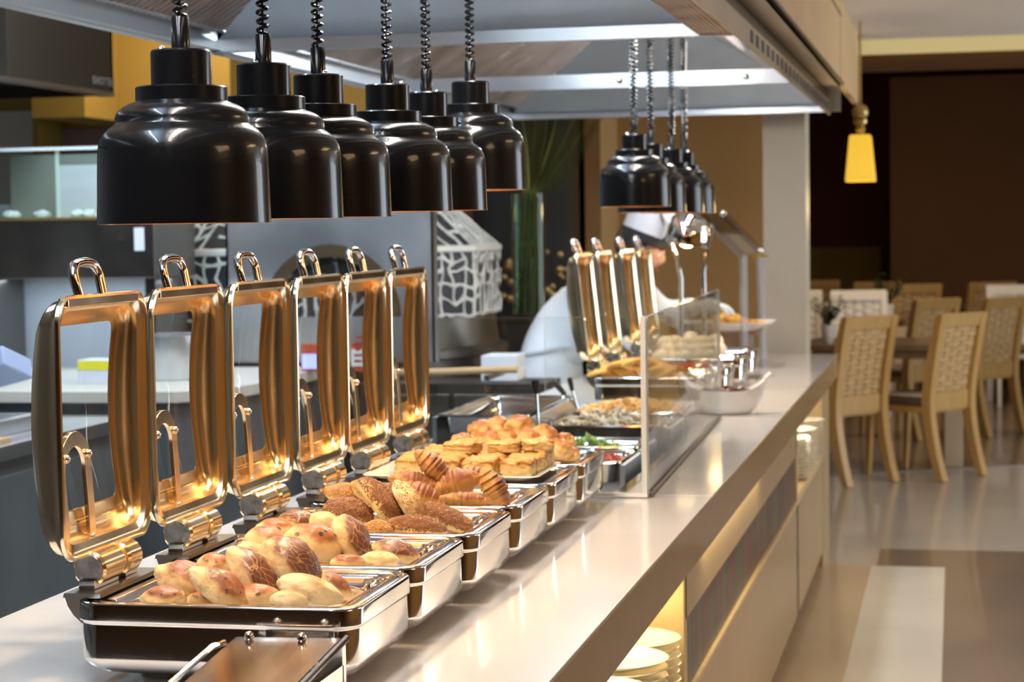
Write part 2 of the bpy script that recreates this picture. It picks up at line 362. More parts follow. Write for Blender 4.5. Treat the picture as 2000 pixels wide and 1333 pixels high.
struct(slab('trim_4', -2.58, -2.5, 9.9, 11.9, 0, 3.2, M['brownw']))
# bulkhead over the hood, customer side
bh = struct(slab('wall_bulkhead', -.53, -.50, -1, 11.1, 2.13, 2.5, M['plaster']))
struct(slab('ceiling_hood', -2.05, -.50, -1, 11.1, 2.5, 2.6, M['ceil']))
sp = thing('ceiling_spotlight', 'small square cream ceiling fitting beside the bulkhead', 'light', at(1677, 3, 8.6))
sp.location.z = 2.5
MB().box(-.035, .035, -.035, .035, -.03, 0).build('housing', M['plaster'], sp, bev=.003)
MB().lathe([(.022, -.032), (.022, -.03)], 16).build('lens', M['white'], sp)

# ------------------------------------------------------------------ extraction hood
HXL, HXR, HZ = -2.0, -.565, 2.0
hood = thing('extraction_hood', 'long stainless extraction hood with baffle filters over the buffet counter', 'extractor hood', (0, 0, 0))
def hood_section(y0, y1, near_end, xr=HXR):
    xl, rz = HXL, 2.39
    mid0, mid1 = -1.45, -1.12
    # smooth sloping end sheets
    e = .5
    def quad(mb, *p): mb.add([Vector(q) for q in p], [(0, 1, 2, 3)])
    end = MB(); quad(end, (xl, y1, HZ+.025), (xr, y1, HZ+.025), (mid1, y1-e, rz), (mid0, y1-e, rz)); end.build('end_sheet', M['hood'], hood)
    if near_end:
        end = MB(); quad(end, (xl, y0, HZ+.06), (xr, y0, HZ+.06), (mid1, y0+e, rz), (mid0, y0+e, rz)); end.build('end_sheet', M['hood'], hood)
    top = MB(); quad(top, (mid0, y0, rz), (mid1, y0, rz), (mid1, y1-e, rz), (mid0, y1-e, rz)); top.build('top_sheet', M['hood'], hood)
    # lip channel
    lp = MB(); lp.box(xl-.004, xl, y0, y1, HZ, HZ+.08); lp.box(xl-.03, xl-.004, y0, y1, HZ-.004, HZ+.002); lp.box(xr, xr+.004, y0, y1, HZ, HZ+.06)
    lp.box(xl, xl+.02, y0, y1, HZ, HZ+.006)
    lp.build('lip', M['steel_b'], hood)
    # baffle filters: one cassette every .5 m, each with its own corrugations
    def bank(p0, p1, skip_e0, skip_e1):
        # p0 low edge (x,z), p1 high edge (x,z)
        L = .5; y = y0 + skip_e0
        dx, dz = p1[0]-p0[0], p1[1]-p0[1]; ln = math.hypot(dx, dz); ux, uz = dx/ln, dz/ln; nx, nz_ = (uz, -ux) if p0[0] < p1[0] else (-uz, ux)
        while y < y1-.05:
            ye = min(y+L-.012, y1)
            cas = MB(); n = max(3, int((ye-y)/.036)); w_ = (ye-y)/n
            pr = []
            for k in range(n):
                a = y+k*w_
                pr += [(a, 0), (a+w_*.42, 0), (a+w_*.52, .016), (a+w_*.90, .016)]
            pr.append((ye, 0))
            lo = [Vector((p0[0]+nx*q, yy, p0[1]+nz_*q)) for yy, q in pr]
            # trim the high edge where the hip of the far end cuts the bank
            hi = []
            for yy, q in pr:
                f = 1.0
                if yy > y1-e: f = max(.02, (y1-yy)/e)
                if near_end and yy < y0+e: f = min(f, max(.02, (yy-y0)/e))
                hi.append(Vector((p0[0]+dx*f+nx*q, yy, p0[1]+dz*f+nz_*q)))
            cas.loft([lo, hi], False, False, closed=False)
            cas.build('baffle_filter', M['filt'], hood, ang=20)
            fr = MB(); fr.box(min(p0[0], p0[0]+ux*.02), max(p0[0], p0[0]+ux*.02), y, ye, p0[1]-.002+nz_*.012, p0[1]+nz_*.012+.004); fr.build('filter_frame', M['steel_b'], hood)
            y += L
    bank((xl+.02, HZ+.06), (mid0, rz), 0, 0)
    bank((xr-.02, HZ+.06), (mid1, rz), 0, 0)
    ro = MB(); ro.box(xl, xl+.02, y0, y1, HZ+.055, HZ+.062); ro.box(xr-.02, xr, y0, y1, HZ+.055, HZ+.062); ro.build('filter_rail', M['steel_b'], hood)
hood_section(-.5, 5.42, False, -.66)
hood_section(5.48, 9.30, False)
# dividers and crossbars
dv = MB(); dv.box(HXL, HXR, 5.405, 5.42, HZ-.004, HZ+.030); dv.box(HXL, HXR, 5.38, 5.42, HZ-.006, HZ-.002); dv.build('divider_lip', M['steel_b'], hood)
dv = MB(); dv.box(HXL, HXR, 9.28, 9.32, HZ-.004, HZ+.02); dv.build('end_lip', M['steel_b'], hood)
cb = MB(); cb.box(-1.98, -.57, 7.28, 7.30, HZ-.006, HZ+.045); cb.build('crossbar', M['steel_b'], hood)
for x in (-1.17, -.72): MB().ball((x, 7.275, HZ+.02), .012).build('bolt', M['steel'], hood)
for k, (x, y) in enumerate([(1158, 92), (1098, 98), (1062, 88), (1129, 130)]):
    pass
# customer-side plenum: underside with slots, bronze outer face
pl = MB(); pl.box(-.66, -.56, -.5, 5.42, HZ, HZ+.004)
for k in range(8): pl.box(-.655+k*.012, -.648+k*.012, -.5, 5.36, HZ-.004, HZ)
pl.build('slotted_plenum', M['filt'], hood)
pl = MB(); pl.box(-.56, -.552, -.5, 9.46, HZ-.010, HZ+.052); pl.box(-.565, -.50, -.5, 9.46, HZ+.10, HZ+.104); pl.build('outer_strip', M['stripm'], hood)
for k in range(22):
    y = 5.72+k*.17
    MB().box(-.5525, -.5505, y, y+.075, HZ+.004, HZ+.038).build('strip_slot', M['dark'], hood)
of = MB(); of.box(-.575, -.568, -.5, 9.47, HZ+.04, HZ+.14); of.build('recessed_fascia', M['bronze'], hood)
of = MB(); of.box(-.535, -.492, -.5, 9.5, HZ+.125, HZ+.135); of.build('fascia_cap', M['bronze'], hood)
# cross tubes giving the cool light inside each section
for y0 in (1.3, 3.1, 5.6, 6.65):
    t = MB(); t.tube([(-1.28, y0, 2.24), (-1.28, y0+1.0, 2.24)], .014, 10); t.build('light_tube', M['tube'], hood)
MB().box(-2.05, -.5, -.5, 9.45, 2.43, 2.44).build('hood_roof', M['steel_d'], hood)
MB().box(-2.05, -2.03, -.5, 9.45, 2.0, 2.9).build('hood_side', M['steel_b'], hood)
MB().box(-2.05, -.5, 9.33, 9.35, 2.0, 2.5).build('hood_end', M['steel_b'], hood)
# fire valve under the left lip
fv = thing('fire_valve', 'small brass and red valve hanging under the left hood lip behind the nearest lamp', 'valve', (-2.012, 5.2, 1.996))
MB().lathe([(.018, 0), (.018, -.006)], 16).build('flange', M['brass'], fv)
MB().lathe([(.011, -.006), (.011, -.022)], 12).build('collar', M['blackm'], fv)
MB().lathe([(.009, -.022), (.011, -.03), (.007, -.036), (.010, -.045), (.007, -.06)], 12).build('nozzle', M['steel'], fv)
MB().tube([(-.014, 0, -.022), (-.016, 0, -.046)], .006, 8).build('red_cap', M['red'], fv)

# ------------------------------------------------------------------ heat lamps
def make_lamp():
    t = thing('heat_lamp', '', 'heat lamp')
    pr = [(.1165, 0), (.1155, .03), (.1145, .07), (.1135, .095), (.1115, .106), (.107, .115), (.100, .122), (.0915, .1275), (.0895, .130), (.0900, .136), (.0875, .143), (.082, .149), (.073, .154), (.063, .1575), (.0605, .159)]
    pr = [(r*.966, z) for r, z in pr]
    inn = [(r-.003, max(z-.002, 0)) for r, z in reversed(pr)]
    MB().lathe(pr, 56, cap0=False, cap1=False).build('shade', M['black'], t, ang=50)
    MB().lathe(inn+[(.1165*.966, 0)], 56, cap0=True, cap1=False).build('shade_inside', M['inner'], t, ang=50)
    MB().lathe([(.0595, .157), (.0595, .1755), (.058, .177), (.041, .1775)], 48).build('collar', M['black'], t)
    MB().lathe([(.0392, .177), (.0392, .222), (.037, .2245), (.014, .225)], 40).build('cap', M['black'], t)
    MB().lathe([(.012, .224), (.0115, .266), (.0105, .2675)], 24).build('stem', M['black'], t)
    MB().ball((-.022, -.012, .225), .0055).build('screw', M['steel'], t)
    n = 33; pts = []
    for k in range(n*12+1):
        a = 2*PI*k/12; pts.append((.0078*math.cos(a), .0078*math.sin(a), .268+k/12*.0128))
    top = pts[-1][2]
    pts += [(0, 0, top+.006)]
    MB().tube(pts, .0027, 6).build('coiled_cord', M['black'], t)
    MB().tube([(0, 0, .262), (0, 0, top+.02)], .0016, 5).build('core_wire', M['black'], t)
    MB().ball((0, 0, .085), .03, 14, 8).build('bulb', M['bulb'], t)
    l = bpy.data.lights.new('heat_bulb', 'SPOT'); l.energy = 9.5; l.color = (1, .74, .44); l.spot_size = math.radians(118); l.spot_blend = .35; l.shadow_soft_size = .03
    lo = bpy.data.objects.new('bulb_light', l); COL.objects.link(lo); lo.parent = t; lo.location = (0, 0, .045)
    return t
lamp0 = make_lamp()
specs = [(361, 437), (521, 428), (627, 425), (761, 414), (837, 412), (922, 372), (1240, 404), (1273, 415), (1313, 416), (1337, 417)]
names = ['black heat lamp on a coiled cord nearest the camera, above the glazed buns', 'black heat lamp second from the camera above the round buns', 'black heat lamp third from the camera above the sesame rolls',
 'black heat lamp fourth from the camera above the croissants', 'black heat lamp fifth from the camera above the layered pastry', 'black heat lamp hung higher than the rest above the puff pastries',
 'black heat lamp first of the far cluster above the folded crepes', 'black heat lamp second of the far cluster, mostly behind the first', 'black heat lamp third of the far cluster', 'black heat lamp hindmost of the far cluster']
for i, (px, py) in enumerate(specs):
    p = atx(px, py, -.98 if i < 6 else -.975)
    o = lamp0 if i == 0 else dup(lamp0)
    o.location = p; tag(o, names[i], 'heat lamp', 'heat lamps over the near dishes' if i < 6 else 'heat lamps over the far dishes')
    o.rotation_euler = (0, 0, i*.9)
    if i > 5:
        for c in o.children:
            if c.name.startswith('coiled_cord'): c.scale = (1.3, 1.3, 1.0)

# ------------------------------------------------------------------ counter
ct = thing('serving_counter', 'long cream serving counter with beige panels and a decorative glass band', 'counter', (0, 0, 0))
XF, XB, CZ = -.525, -1.465, .9
top = MB(); top.box(XB, XF, 1.9, 4.50, CZ-.1, CZ); top.build('worktop', M['counter'], ct, bev=.0025)
top = MB(); top.box(-.735, XF, 4.50, 6.30, CZ-.1, CZ); top.build('worktop', M['counter'], ct, bev=.0025)
top = MB(); top.box(XB, -1.43, 4.50, 6.30, CZ-.1, CZ); top.build('worktop', M['counter'], ct, bev=.0025)
top = MB(); top.box(XB, XF, 6.30, 9.45, CZ-.1, CZ); top.build('worktop', M['counter'], ct, bev=.0025)
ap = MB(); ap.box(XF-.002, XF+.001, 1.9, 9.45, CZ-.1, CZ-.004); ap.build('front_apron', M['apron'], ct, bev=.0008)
bs = MB(); bs.box(XB+.02, -.84, 1.95, 9.40, .0, .8); bs.build('base', M['dark'], ct)
XP = -.565
def cpart(n, *a, m='panel', bev=.001): return MB().box(*a).build(n, M[m], ct, bev=bev)
cpart('upper_panel', -.60, XP, 4.32, 7.50, .655, .80)
cpart('lower_panel', -.60, XP, 4.32, 7.50, .07, .485)
cpart('glass_band', -.60, XP-.006, 4.36, 7.46, .485, .655, m='darkglass')
cpart('ledge_strip', -.60, XP+.004, 4.32, 7.50, .478, .492, m='nichew')
cpart('partition', -.84, XP, 4.29, 4.34, .07, .80, m='nichew')
cpart('partition', -.84, XP, 7.46, 7.52, .07, .80, m='nichew')
cpart('niche_floor', -.84, XP, 1.95, 4.29, .25, .28, m='nichew')
cpart('niche_floor', -.84, XP, 7.52, 8.95, .47, .50, m='nichew')
cpart('niche_back', -.84, -.82, 1.95, 4.29, .25, .80, m='nichew')
cpart('niche_back', -.84, -.82, 7.52, 8.95, .47, .80, m='nichew')
cpart('lower_panel', -.60, XP, 7.50, 8.95, .07, .47)
cpart('lower_panel', -.60, XP, 1.95, 4.32, .07, .25)
cpart('end_panel', -.84, XP, 8.93, 9.42, .0, .80)
cpart('plinth', -.84, -.61, 1.95, 8.95, .0, .07)
nl = area('niche_strip_light', (-.62, 3.5, .792), (0, 0, 0), .03, 1.5, 5, (1, .80, .42)); nl.parent = ct
nl = area('panel_strip_light', (-.545, 5.3, .796), (0, 0, 0), .012, 1.4, 2.2, (1, .80, .45)); nl.parent = ct
nl = area('niche_strip_light', (-.62, 8.3, .79), (0, 0, 0), .03, 1.0, 2.5, (1, .85, .6)); nl.parent = ct  # lamp added to brighten the plates in the far niche
# cold well sunk in the counter
well = MB(); well.box(-1.43, -.735, 4.50, 6.30, .70, .705); well.box(-1.432, -1.425, 4.5, 6.3, .70, .897); well.box(-.742, -.735, 4.5, 6.3, .70, .897)
well.box(-1.43, -.735, 4.495, 4.502, .7, .897); well.box(-1.43, -.735, 6.295, 6.302, .7, .897)
well.build('cold_well', M['steel_b'], ct)
rim = MB(); rim.box(-1.445, -1.425, 4.47, 6.33, .9, .903); rim.box(-.745, -.725, 4.47, 6.33, .9, .903); rim.box(-1.445, -.725, 4.47, 4.50, .9, .903); rim.box(-1.445, -.725, 6.30, 6.33, .9, .903)
rim.build('well_rim', M['steel'], ct)
# glass screen
gs = thing('glass_screen', 'frameless clear glass food screen standing on the counter around the cold well', 'glass screen', (0, 0, .9035))
def pane(a, b, z0, z1, t=.009):
    a = Vector((*a, 0)); b = Vector((*b, 0)); d = (b-a).normalized(); n = Vector((-d.y, d.x, 0))*t/2
    f = MB().add([a-n+Vector((0, 0, z0)), b-n+Vector((0, 0, z0)), b-n+Vector((0, 0, z1)), a-n+Vector((0, 0, z1)), a+n+Vector((0, 0, z0)), b+n+Vector((0, 0, z0)), b+n+Vector((0, 0, z1)), a+n+Vector((0, 0, z1))],
        [(0, 1, 2, 3), (4, 7, 6, 5)])
    f.add(f.v[:8], [(3, 2, 6, 7), (0, 4, 5, 1), (0, 3, 7, 4), (1, 5, 6, 2)], 1)
    return f.build('glass_pane', [M['glass'], M['gedge']], gs)
pane((-1.36, 4.445), (-.668, 4.445), .006, .396)
pane((-.664, 4.45), (-.714, 6.315), .006, .396)
pane((-1.264, 6.32), (-.72, 6.32), .006, .392)
MB().box(-1.37, -.662, 4.435, 4.456, 0, .008).build('base_rail', M['ceramic'], gs)
MB().box(-.674, -.663, 4.436, 4.446, .006, .398).build('corner_trim', M['trimm'], gs)
b = MB(); b.add([(-.668, 4.456, 0), (-.656, 4.456, 0), (-.708, 6.32, 0), (-.72, 6.32, 0), (-.668, 4.456, .006), (-.656, 4.456, .006), (-.708, 6.32, .006), (-.72, 6.32, .006)], [(0, 1, 2, 3), (4, 5, 6, 7), (0, 1, 5, 4), (1, 2, 6, 5), (2, 3, 7, 6), (3, 0, 4, 7)])
b.build('base_rail', M['steel_d'], gs)

# ------------------------------------------------------------------ chafing dishes
def make_dish():
    t = thing('chafing_dish', '', 'chafing dish')
    HX, HY = .197, .150
    b = MB()
    b.loft([rr(.135, .09, .03, 0), rr(.137, .092, .03, .008), rr(.142, .097, .03, .0082), rr(.158, .112, .03, .010), rr(.176, .130, .032, .015), rr(.187, .143, .034, .023), rr(.1932, .1512, .035, .033), rr(.1935, .1514, .035, .036), rr(.1936, .1513, .035, .037), rr(.1936, .1476, .035, .0795), rr(.1936, .1475, .035, .0805),
            rr(.1935, .1475, .035, .082), rr(.1945, .1482, .035, .0835), rr(.197, .1505, .036, .085), rr(.1972, .1505, .036, .087), rr(.1970, .1492, .036, .105), rr(.1970, .1491, .036, .1062), rr(.1963, .1488, .036, .109), rr(.194, .147, .035, .1102),
            rr(.190, .143, .033, .1102), rr(.187, .140, .032, .107), rr(.184, .137, .03, .1065)], True, False)
    b.build('body', M['steel'], t, ang=60)
    p = MB()
    p.loft([rr(.186, .139, .031, .1068), rr(.180, .133, .028, .1090), rr(.173, .126, .026, .1090), rr(.170, .123, .025, .107), rr(.166, .119, .024, .1065), rr(.160, .114, .03, .104), rr(.156, .110, .034, .085), rr(.150, .104, .036, .066), rr(.140, .094, .03, .060)], False, True)
    p.build('food_pan', M['steel'], t, ang=60)
    # bracket and hinge barrel on the kitchen side
    k = MB(); k.add([(-.222, -.115, .116), (-.170, -.115, .116), (-.170, .10, .116), (-.222, .10, .116), (-.224, -.115, .110), (-.170, -.115, .110), (-.170, .10, .110), (-.224, .10, .110)],
        [(0, 1, 2, 3), (0, 4, 5, 1), (1, 5, 6, 2), (2, 6, 7, 3), (3, 7, 4, 0), (4, 7, 6, 5)])
    def wedge(y0, y1):
        pr = [(-.222, .110), (-.218, .098), (-.210, .086), (-.199, .076), (-.192, .073), (-.192, .110)]
        k.loft([[Vector((x, y0, z)) for x, z in pr], [Vector((x, y1, z)) for x, z in pr]])
    wedge(-.113, .098)
    k.build('hinge_bracket', M['steel_d'], t, ang=40)
    fr = MB(); fr.box(-.214, -.190, -.086, -.004, .116, .128); fr.box(-.214, -.190, .02, .062, .116, .128); fr.build('hinge_foot', M['steel'], t, bev=.001)
    cyl = MB()
    def barrel(y0, y1, r=.0245, n=32, mb=cyl):
        prof = [(r-.0045, y0), (r-.0035, y0), (r, y0+.0035), (r, y1-.003), (r-.003, y1)]
        mb.loft([[Vector((-.203+q*math.cos(2*PI*i/n), y, .142+q*math.sin(2*PI*i/n))) for i in range(n)] for q, y in prof])
    barrel(-.075, -.003); barrel(.012, .058)
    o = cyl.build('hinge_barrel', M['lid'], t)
    c2 = MB(); barrel(-.003, .012, .0195, 32, c2); c2.build('barrel_band', M['brass'], o)
    c3 = MB(); n = 28; c3.loft([[Vector((-.203+q*math.cos(2*PI*i/n), y, .142+q*math.sin(2*PI*i/n))) for i in range(n)] for q, y in ((.0198, -.0752), (.0194, -.0765))]); c3.build('end_cap', M['capm'], o)
    # lid: built in a frame with origin on the hinge axis; +x looks to the diners
    lid = bpy.data.objects.new('lid', None)
    H0, HV, HU = .018, .178, .152   # bottom offset, half height, half width
    def ring(hu, hv, r, w, dv=0):
        out = []
        for q in rrs(hu, hv, r):
            bulge = .62+.40*max(0, 1-(q.y/(HV))**2)
            out.append(Vector((.004-w*bulge if w > .006 else .004-w, q.x, H0+HV+q.y+dv)))
        return out
    s = MB()
    s.loft([ring(.132, .158, .030, .010), ring(.140, .166, .034, .0045), ring(.1455, .1715, .036, .003), ring(.1485, .1745, .036, -.001), ring(.152, .178, .037, 0), ring(.1528, .1788, .038, .005), ring(.151, .177, .038, .009),
            ring(.1475, .173, .037, .020), ring(.146, .171, .037, .034), ring(.142, .166, .036, .043), ring(.136, .159, .034, .049), ring(.129, .152, .028, .0515), ring(.121, .1295, .020, .0505, .008), ring(.119, .1275, .019, .048, .008)], False, False)
    # inside skin
    s.loft([ring(.132, .158, .030, .010), ring(.136, .162, .032, .020), ring(.136, .162, .032, .032), ring(.1335, .158, .030, .039), ring(.130, .152, .028, .0445), ring(.127, .144, .024, .0465), ring(.122, .130, .020, .0465, .008), ring(.119, .1275, .019, .048, .008)], False, False, 1)
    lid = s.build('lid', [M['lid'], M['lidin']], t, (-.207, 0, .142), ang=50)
    g = MB(); g.loft([ring(.1205, .129, .019, .0488, .008), ring(.05, .07, .019, .0492, .008), ring(.004, .006, .003, .0492, .008)], False, True); g.build('lid_window', M['lidglass'], lid, ang=60)
    # bars across top and bottom inside, rivets, and the U shaped stay
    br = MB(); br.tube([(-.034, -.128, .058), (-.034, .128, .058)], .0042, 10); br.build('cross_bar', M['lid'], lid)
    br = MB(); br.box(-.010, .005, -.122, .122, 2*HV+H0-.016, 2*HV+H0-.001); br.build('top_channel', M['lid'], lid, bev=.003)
    u = MB(); pts = []
    for k in range(25):
        a = PI*k/24; pts.append((-.027, -.048+.043*math.cos(PI-a), .132+.044*math.sin(a)))
    pts = [(-.022, -.091, .030), (-.024, -.091, .08)]+pts+[(-.024, -.005, .08), (-.022, -.005, .030)]
    # flat strap bent into a U
    sec = MB(); rings = []
    for i, p in enumerate(pts):
        p = Vector(p); tq = (Vector(pts[min(i+1, len(pts)-1)])-Vector(pts[max(i-1, 0)])).normalized(); nn = tq.cross(Vector((1, 0, 0))).normalized()
        rings.append([p+nn*.0105+Vector((.0035, 0, 0)), p-nn*.0105+Vector((.0035, 0, 0)), p-nn*.0105-Vector((.0035, 0, 0)), p+nn*.0105-Vector((.0035, 0, 0))])
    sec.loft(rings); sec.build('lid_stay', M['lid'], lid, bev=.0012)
    for (y, z) in ((-.084, .152), (-.012, .152), (-.091, .034), (-.005, .034)):
        MB().ball((-.021, y, z), .0062, 12, 8).build('rivet', M['chrome'], lid)
    # loop handle on top
    h = MB(); hz = H0+2*HV; pts = []
    for q in [(-.040, 0), (-.042, .022), (-.040, .032), (-.033, .040), (-.02, .0435), (0, .0445), (.02, .0435), (.033, .040), (.040, .032), (.042, .022), (.040, 0)]:
        pts.append((-.018-q[1]*.25, q[0]+.006, hz-.002+q[1]*1.02))
    h.tube(smooth(pts, 4), .0072, 14); h.build('lid_handle', M['steel'], lid)
    return t, lid
dish0, lid0 = make_dish()
DX = -.952
DY = [2.66, 2.985, 3.30, 3.635, 3.945, 4.262]
dl = ['chafing dish of glazed and seeded buns, nearest the camera, lid up', 'chafing dish of round glazed buns, second from the camera, lid up', 'chafing dish of sesame rolls, third from the camera, lid up',
 'chafing dish of croissants, fourth from the camera, lid up', 'chafing dish under the white platter of layered pastry, lid up', 'chafing dish of puff pastries beside the glass screen, lid up']
dishes = []
for i, y in enumerate(DY):
    o = dish0 if i == 0 else dup(dish0)
    o.location = (DX+(0.008 if i > 1 else 0), y, CZ+.0005); tag(o, dl[i], 'chafing dish', 'chafing dishes in the near row'); dishes.append(o)
FY = [6.66, 7.06, 7.58, 8.0]
dl2 = ['chafing dish of folded crepes behind the glass screen, lid up', 'chafing dish behind the crepes with red food, lid up', 'chafing dish piled with peeled eggs, lid up', 'hindmost chafing dish of the far row, lid up']
for i, y in enumerate(FY):
    o = dup(dish0, (DX, y, CZ+.0005)); tag(o, dl2[i], 'chafing dish', 'chafing dishes in the far row')
    for c in o.children:
        if c.name.startswith('lid'): c.rotation_euler = (0, math.radians(-6), 0)

# tilted steel holder in the foreground
hd = thing('card_holder', 'small tilted stainless card holder with two rivets in front of the nearest dish', 'card holder', (-.832, 2.36, CZ+.0005))
p = MB(); p.add([(-.068, .10, .082), (.075, .10, .084), (.075, -.22, .052), (-.068, -.22, .050), (-.068, .10, .077), (.075, .10, .079), (.075, -.22, .047), (-.068, -.22, .045)], [(0, 1, 2, 3), (4, 7, 6, 5), (0, 4, 5, 1), (1, 5, 6, 2), (2, 6, 7, 3), (3, 7, 4, 0)])
p.build('plate', M['holder'], hd, bev=.001)
e = MB(); e.tube([(.078, .102, .083), (.078, -.22, .051)], .005, 8); e.build('rolled_edge', M['steel'], hd)
e = MB(); e.tube([(-.072, .07, .080), (-.082, .05, .078), (-.082, -.20, .052), (-.072, -.22, .050)], .004, 8); e.build('side_bail', M['steel'], hd)
e = MB(); e.box(-.06, .078, .085, .10, 0, .078); e.box(.070, .078, -.2, .09, 0, .052); e.build('support', M['steel'], hd)
for x in (-.045, .025): MB().ball((x, .085, .086), .0065, 12, 6).build('rivet', M['chrome'], hd)

# ------------------------------------------------------------------ bakery
def frame(tilt, yaw=0):
    t = math.radians(tilt); X = RI*math.cos(t)-UP*math.sin(t); Y = FW; Z = X.cross(Y)
    m = Matrix(((X.x, Y.x, Z.x), (X.y, Y.y, Z.y), (X.z, Y.z, Z.z))).to_4x4()
    return m
def blob(a, b, c, seed, amp=.06, sub=3, groove=0, ends=0, freq=2.2):
    bm = bmesh.new(); bmesh.ops.create_icosphere(bm, subdivisions=sub+1, radius=1)
    off = Vector((seed*3.1, seed*1.7, seed*.9))
    for v in bm.verts:
        p = v.co.normalized()
        n = noise.noise(p*freq+off)*amp + noise.noise(p*freq*2.7+off)*amp*.45
        q = p*(1+n)
        if amp > .12: q *= 1+.045*noise.noise(p*9+off)+.03*abs(noise.noise(p*16+off))
        if groove:   # a folded seam running along the bread
            q.z -= groove*math.exp(-((p.y+.25+.2*p.x)/.16)**2)*max(0, 1-p.x*p.x)
        if ends: q.y *= 1-ends*p.x*p.x; q.z *= 1-ends*.8*p.x*p.x
        if q.z < -.55: q.z = -.55-(q.z+.55)*.2
        v.co = Vector((q.x*a, q.y*b, q.z*c))
    return bm
def place_bm(bm, name, mt, loc, M4, label, cat, group):
    me = bpy.data.meshes.new(name); bm.to_mesh(me); bm.free(); me.materials.append(mt)
    me.polygons.foreach_set('use_smooth', [True]*len(me.polygons))
    o = bpy.data.objects.new(name, me); COL.objects.link(o); o.matrix_world = Matrix.Translation(loc) @ M4
    return tag(o, label, cat, group)
def seeds(o, n, mt, a, b, c, zmin=-.1, seed=0, size=.0018):
    rn = random.Random(seed); n = int(n*3.6); mb = MB(); bm = bmesh.new(); bm.from_mesh(o.data); bm.verts.ensure_lookup_table(); bm.faces.ensure_lookup_table(); bm.normal_update()
    fs = [f for f in bm.faces if f.calc_center_median().z > zmin*c]
    for k in range(n):
        f = rn.choice(fs); w1, w2 = rn.random(), rn.random()
        if w1+w2 > 1: w1, w2 = 1-w1, 1-w2
        v = [q.co for q in f.verts]; p = v[0]+(v[1]-v[0])*w1+(v[2]-v[0])*w2; nr = f.normal
        u = nr.orthogonal().normalized(); u = Matrix.Rotation(rn.random()*6.28, 3, nr) @ u; w_ = nr.cross(u)
        s1, s2, s3 = size, size*.62, size*.45; p = p+nr*s3*.5
        mb.add([p+u*s1, p+w_*s2, p-u*s1, p-w_*s2, p+nr*s3], [(0, 1, 4), (1, 2, 4), (2, 3, 4), (3, 0, 4)])
    bm.free(); q = mb.build('sesame_seeds', mt, o); q['kind'] = 'stuff'; return q
def bun(px, py, Y, w, h, tilt, kind, label, name='bread_bun', seed=0, groove=0, ends=.25, sd=0, amp=.095, depth=None, cat='bun', group=None, zmin=-.2):
    p = at(px, py, Y); k = ppm(p); a, c = w/2/k*1.10, h/2/k*1.16; b = depth or (a*.45+c*.55)
    o = place_bm(blob(a, b, c, seed, amp, 3, groove, ends), name, B[kind], p, frame(tilt), label, cat, group)
    if sd: seeds(o, sd, M['seedd'] if sd > 500 else M['seed'], a, b, c, zmin, seed)
    return o
G1 = 'breads in the nearest chafing dish'
for a in [
 (320, 1170, 2.565, 84, 44, 0, 'seeded', 'small seeded bun at the front left corner of the nearest dish', 1, 0, .3, 0),
 (362, 1135, 2.64, 118, 66, 18, 'seeded', 'pale long bun with dark seeds on top, left in the nearest dish', 2, .12, .35, 0),
 (418, 1106, 2.72, 62, 46, 10, 'round', 'small round bun at the back left of the nearest dish', 3, 0, .2, 0),
 (428, 1152, 2.59, 122, 66, 34, 'seeded', 'dark seeded oblong bun slanting at the front of the nearest dish', 4, .1, .35, 0),
 (488, 1083, 2.74, 60, 46, 10, 'plain', 'plain bun peeping out behind the upright glazed bun', 5, 0, .2, 0),
 (494, 1128, 2.66, 132, 70, 52, 'glazed', 'long bun half pale half glazed leaning upright in mid dish', 6, 0, .3, 0),
 (566, 1103, 2.70, 128, 86, 36, 'glazed', 'large dark glazed bun with crackled crust on top of the nearest pile', 7, 0, .2, 0),
 (604, 1153, 2.60, 122, 50, 16, 'plain', 'long pale bun with a split seam, right front of the nearest dish', 8, .2, .35, 0),
 (566, 1173, 2.565, 70, 34, 5, 'plain', 'small pale bun against the front rim of the nearest dish', 9, 0, .2, 0),
 (652, 1146, 2.72, 76, 42, 32, 'seeded', 'pinkish seeded bun at the back right of the nearest dish', 10, 0, .3, 0),
 (500, 1166, 2.62, 90, 44, 0, 'round', 'bun low in the middle of the nearest dish, mostly buried', 11, 0, .2, 0),
 (400, 1172, 2.62, 70, 34, 0, 'round', 'bun low under the seeded buns of the nearest dish', 12, 0, .2, 0)]:
    px, py, Y, w, h, t, kd, lb, sd_, gr, en, se = a
    bun(px, py, Y, w, h, t, kd, lb, seed=sd_, groove=gr, ends=en, sd=se, group=G1)
G2 = 'round buns in the second chafing dish'
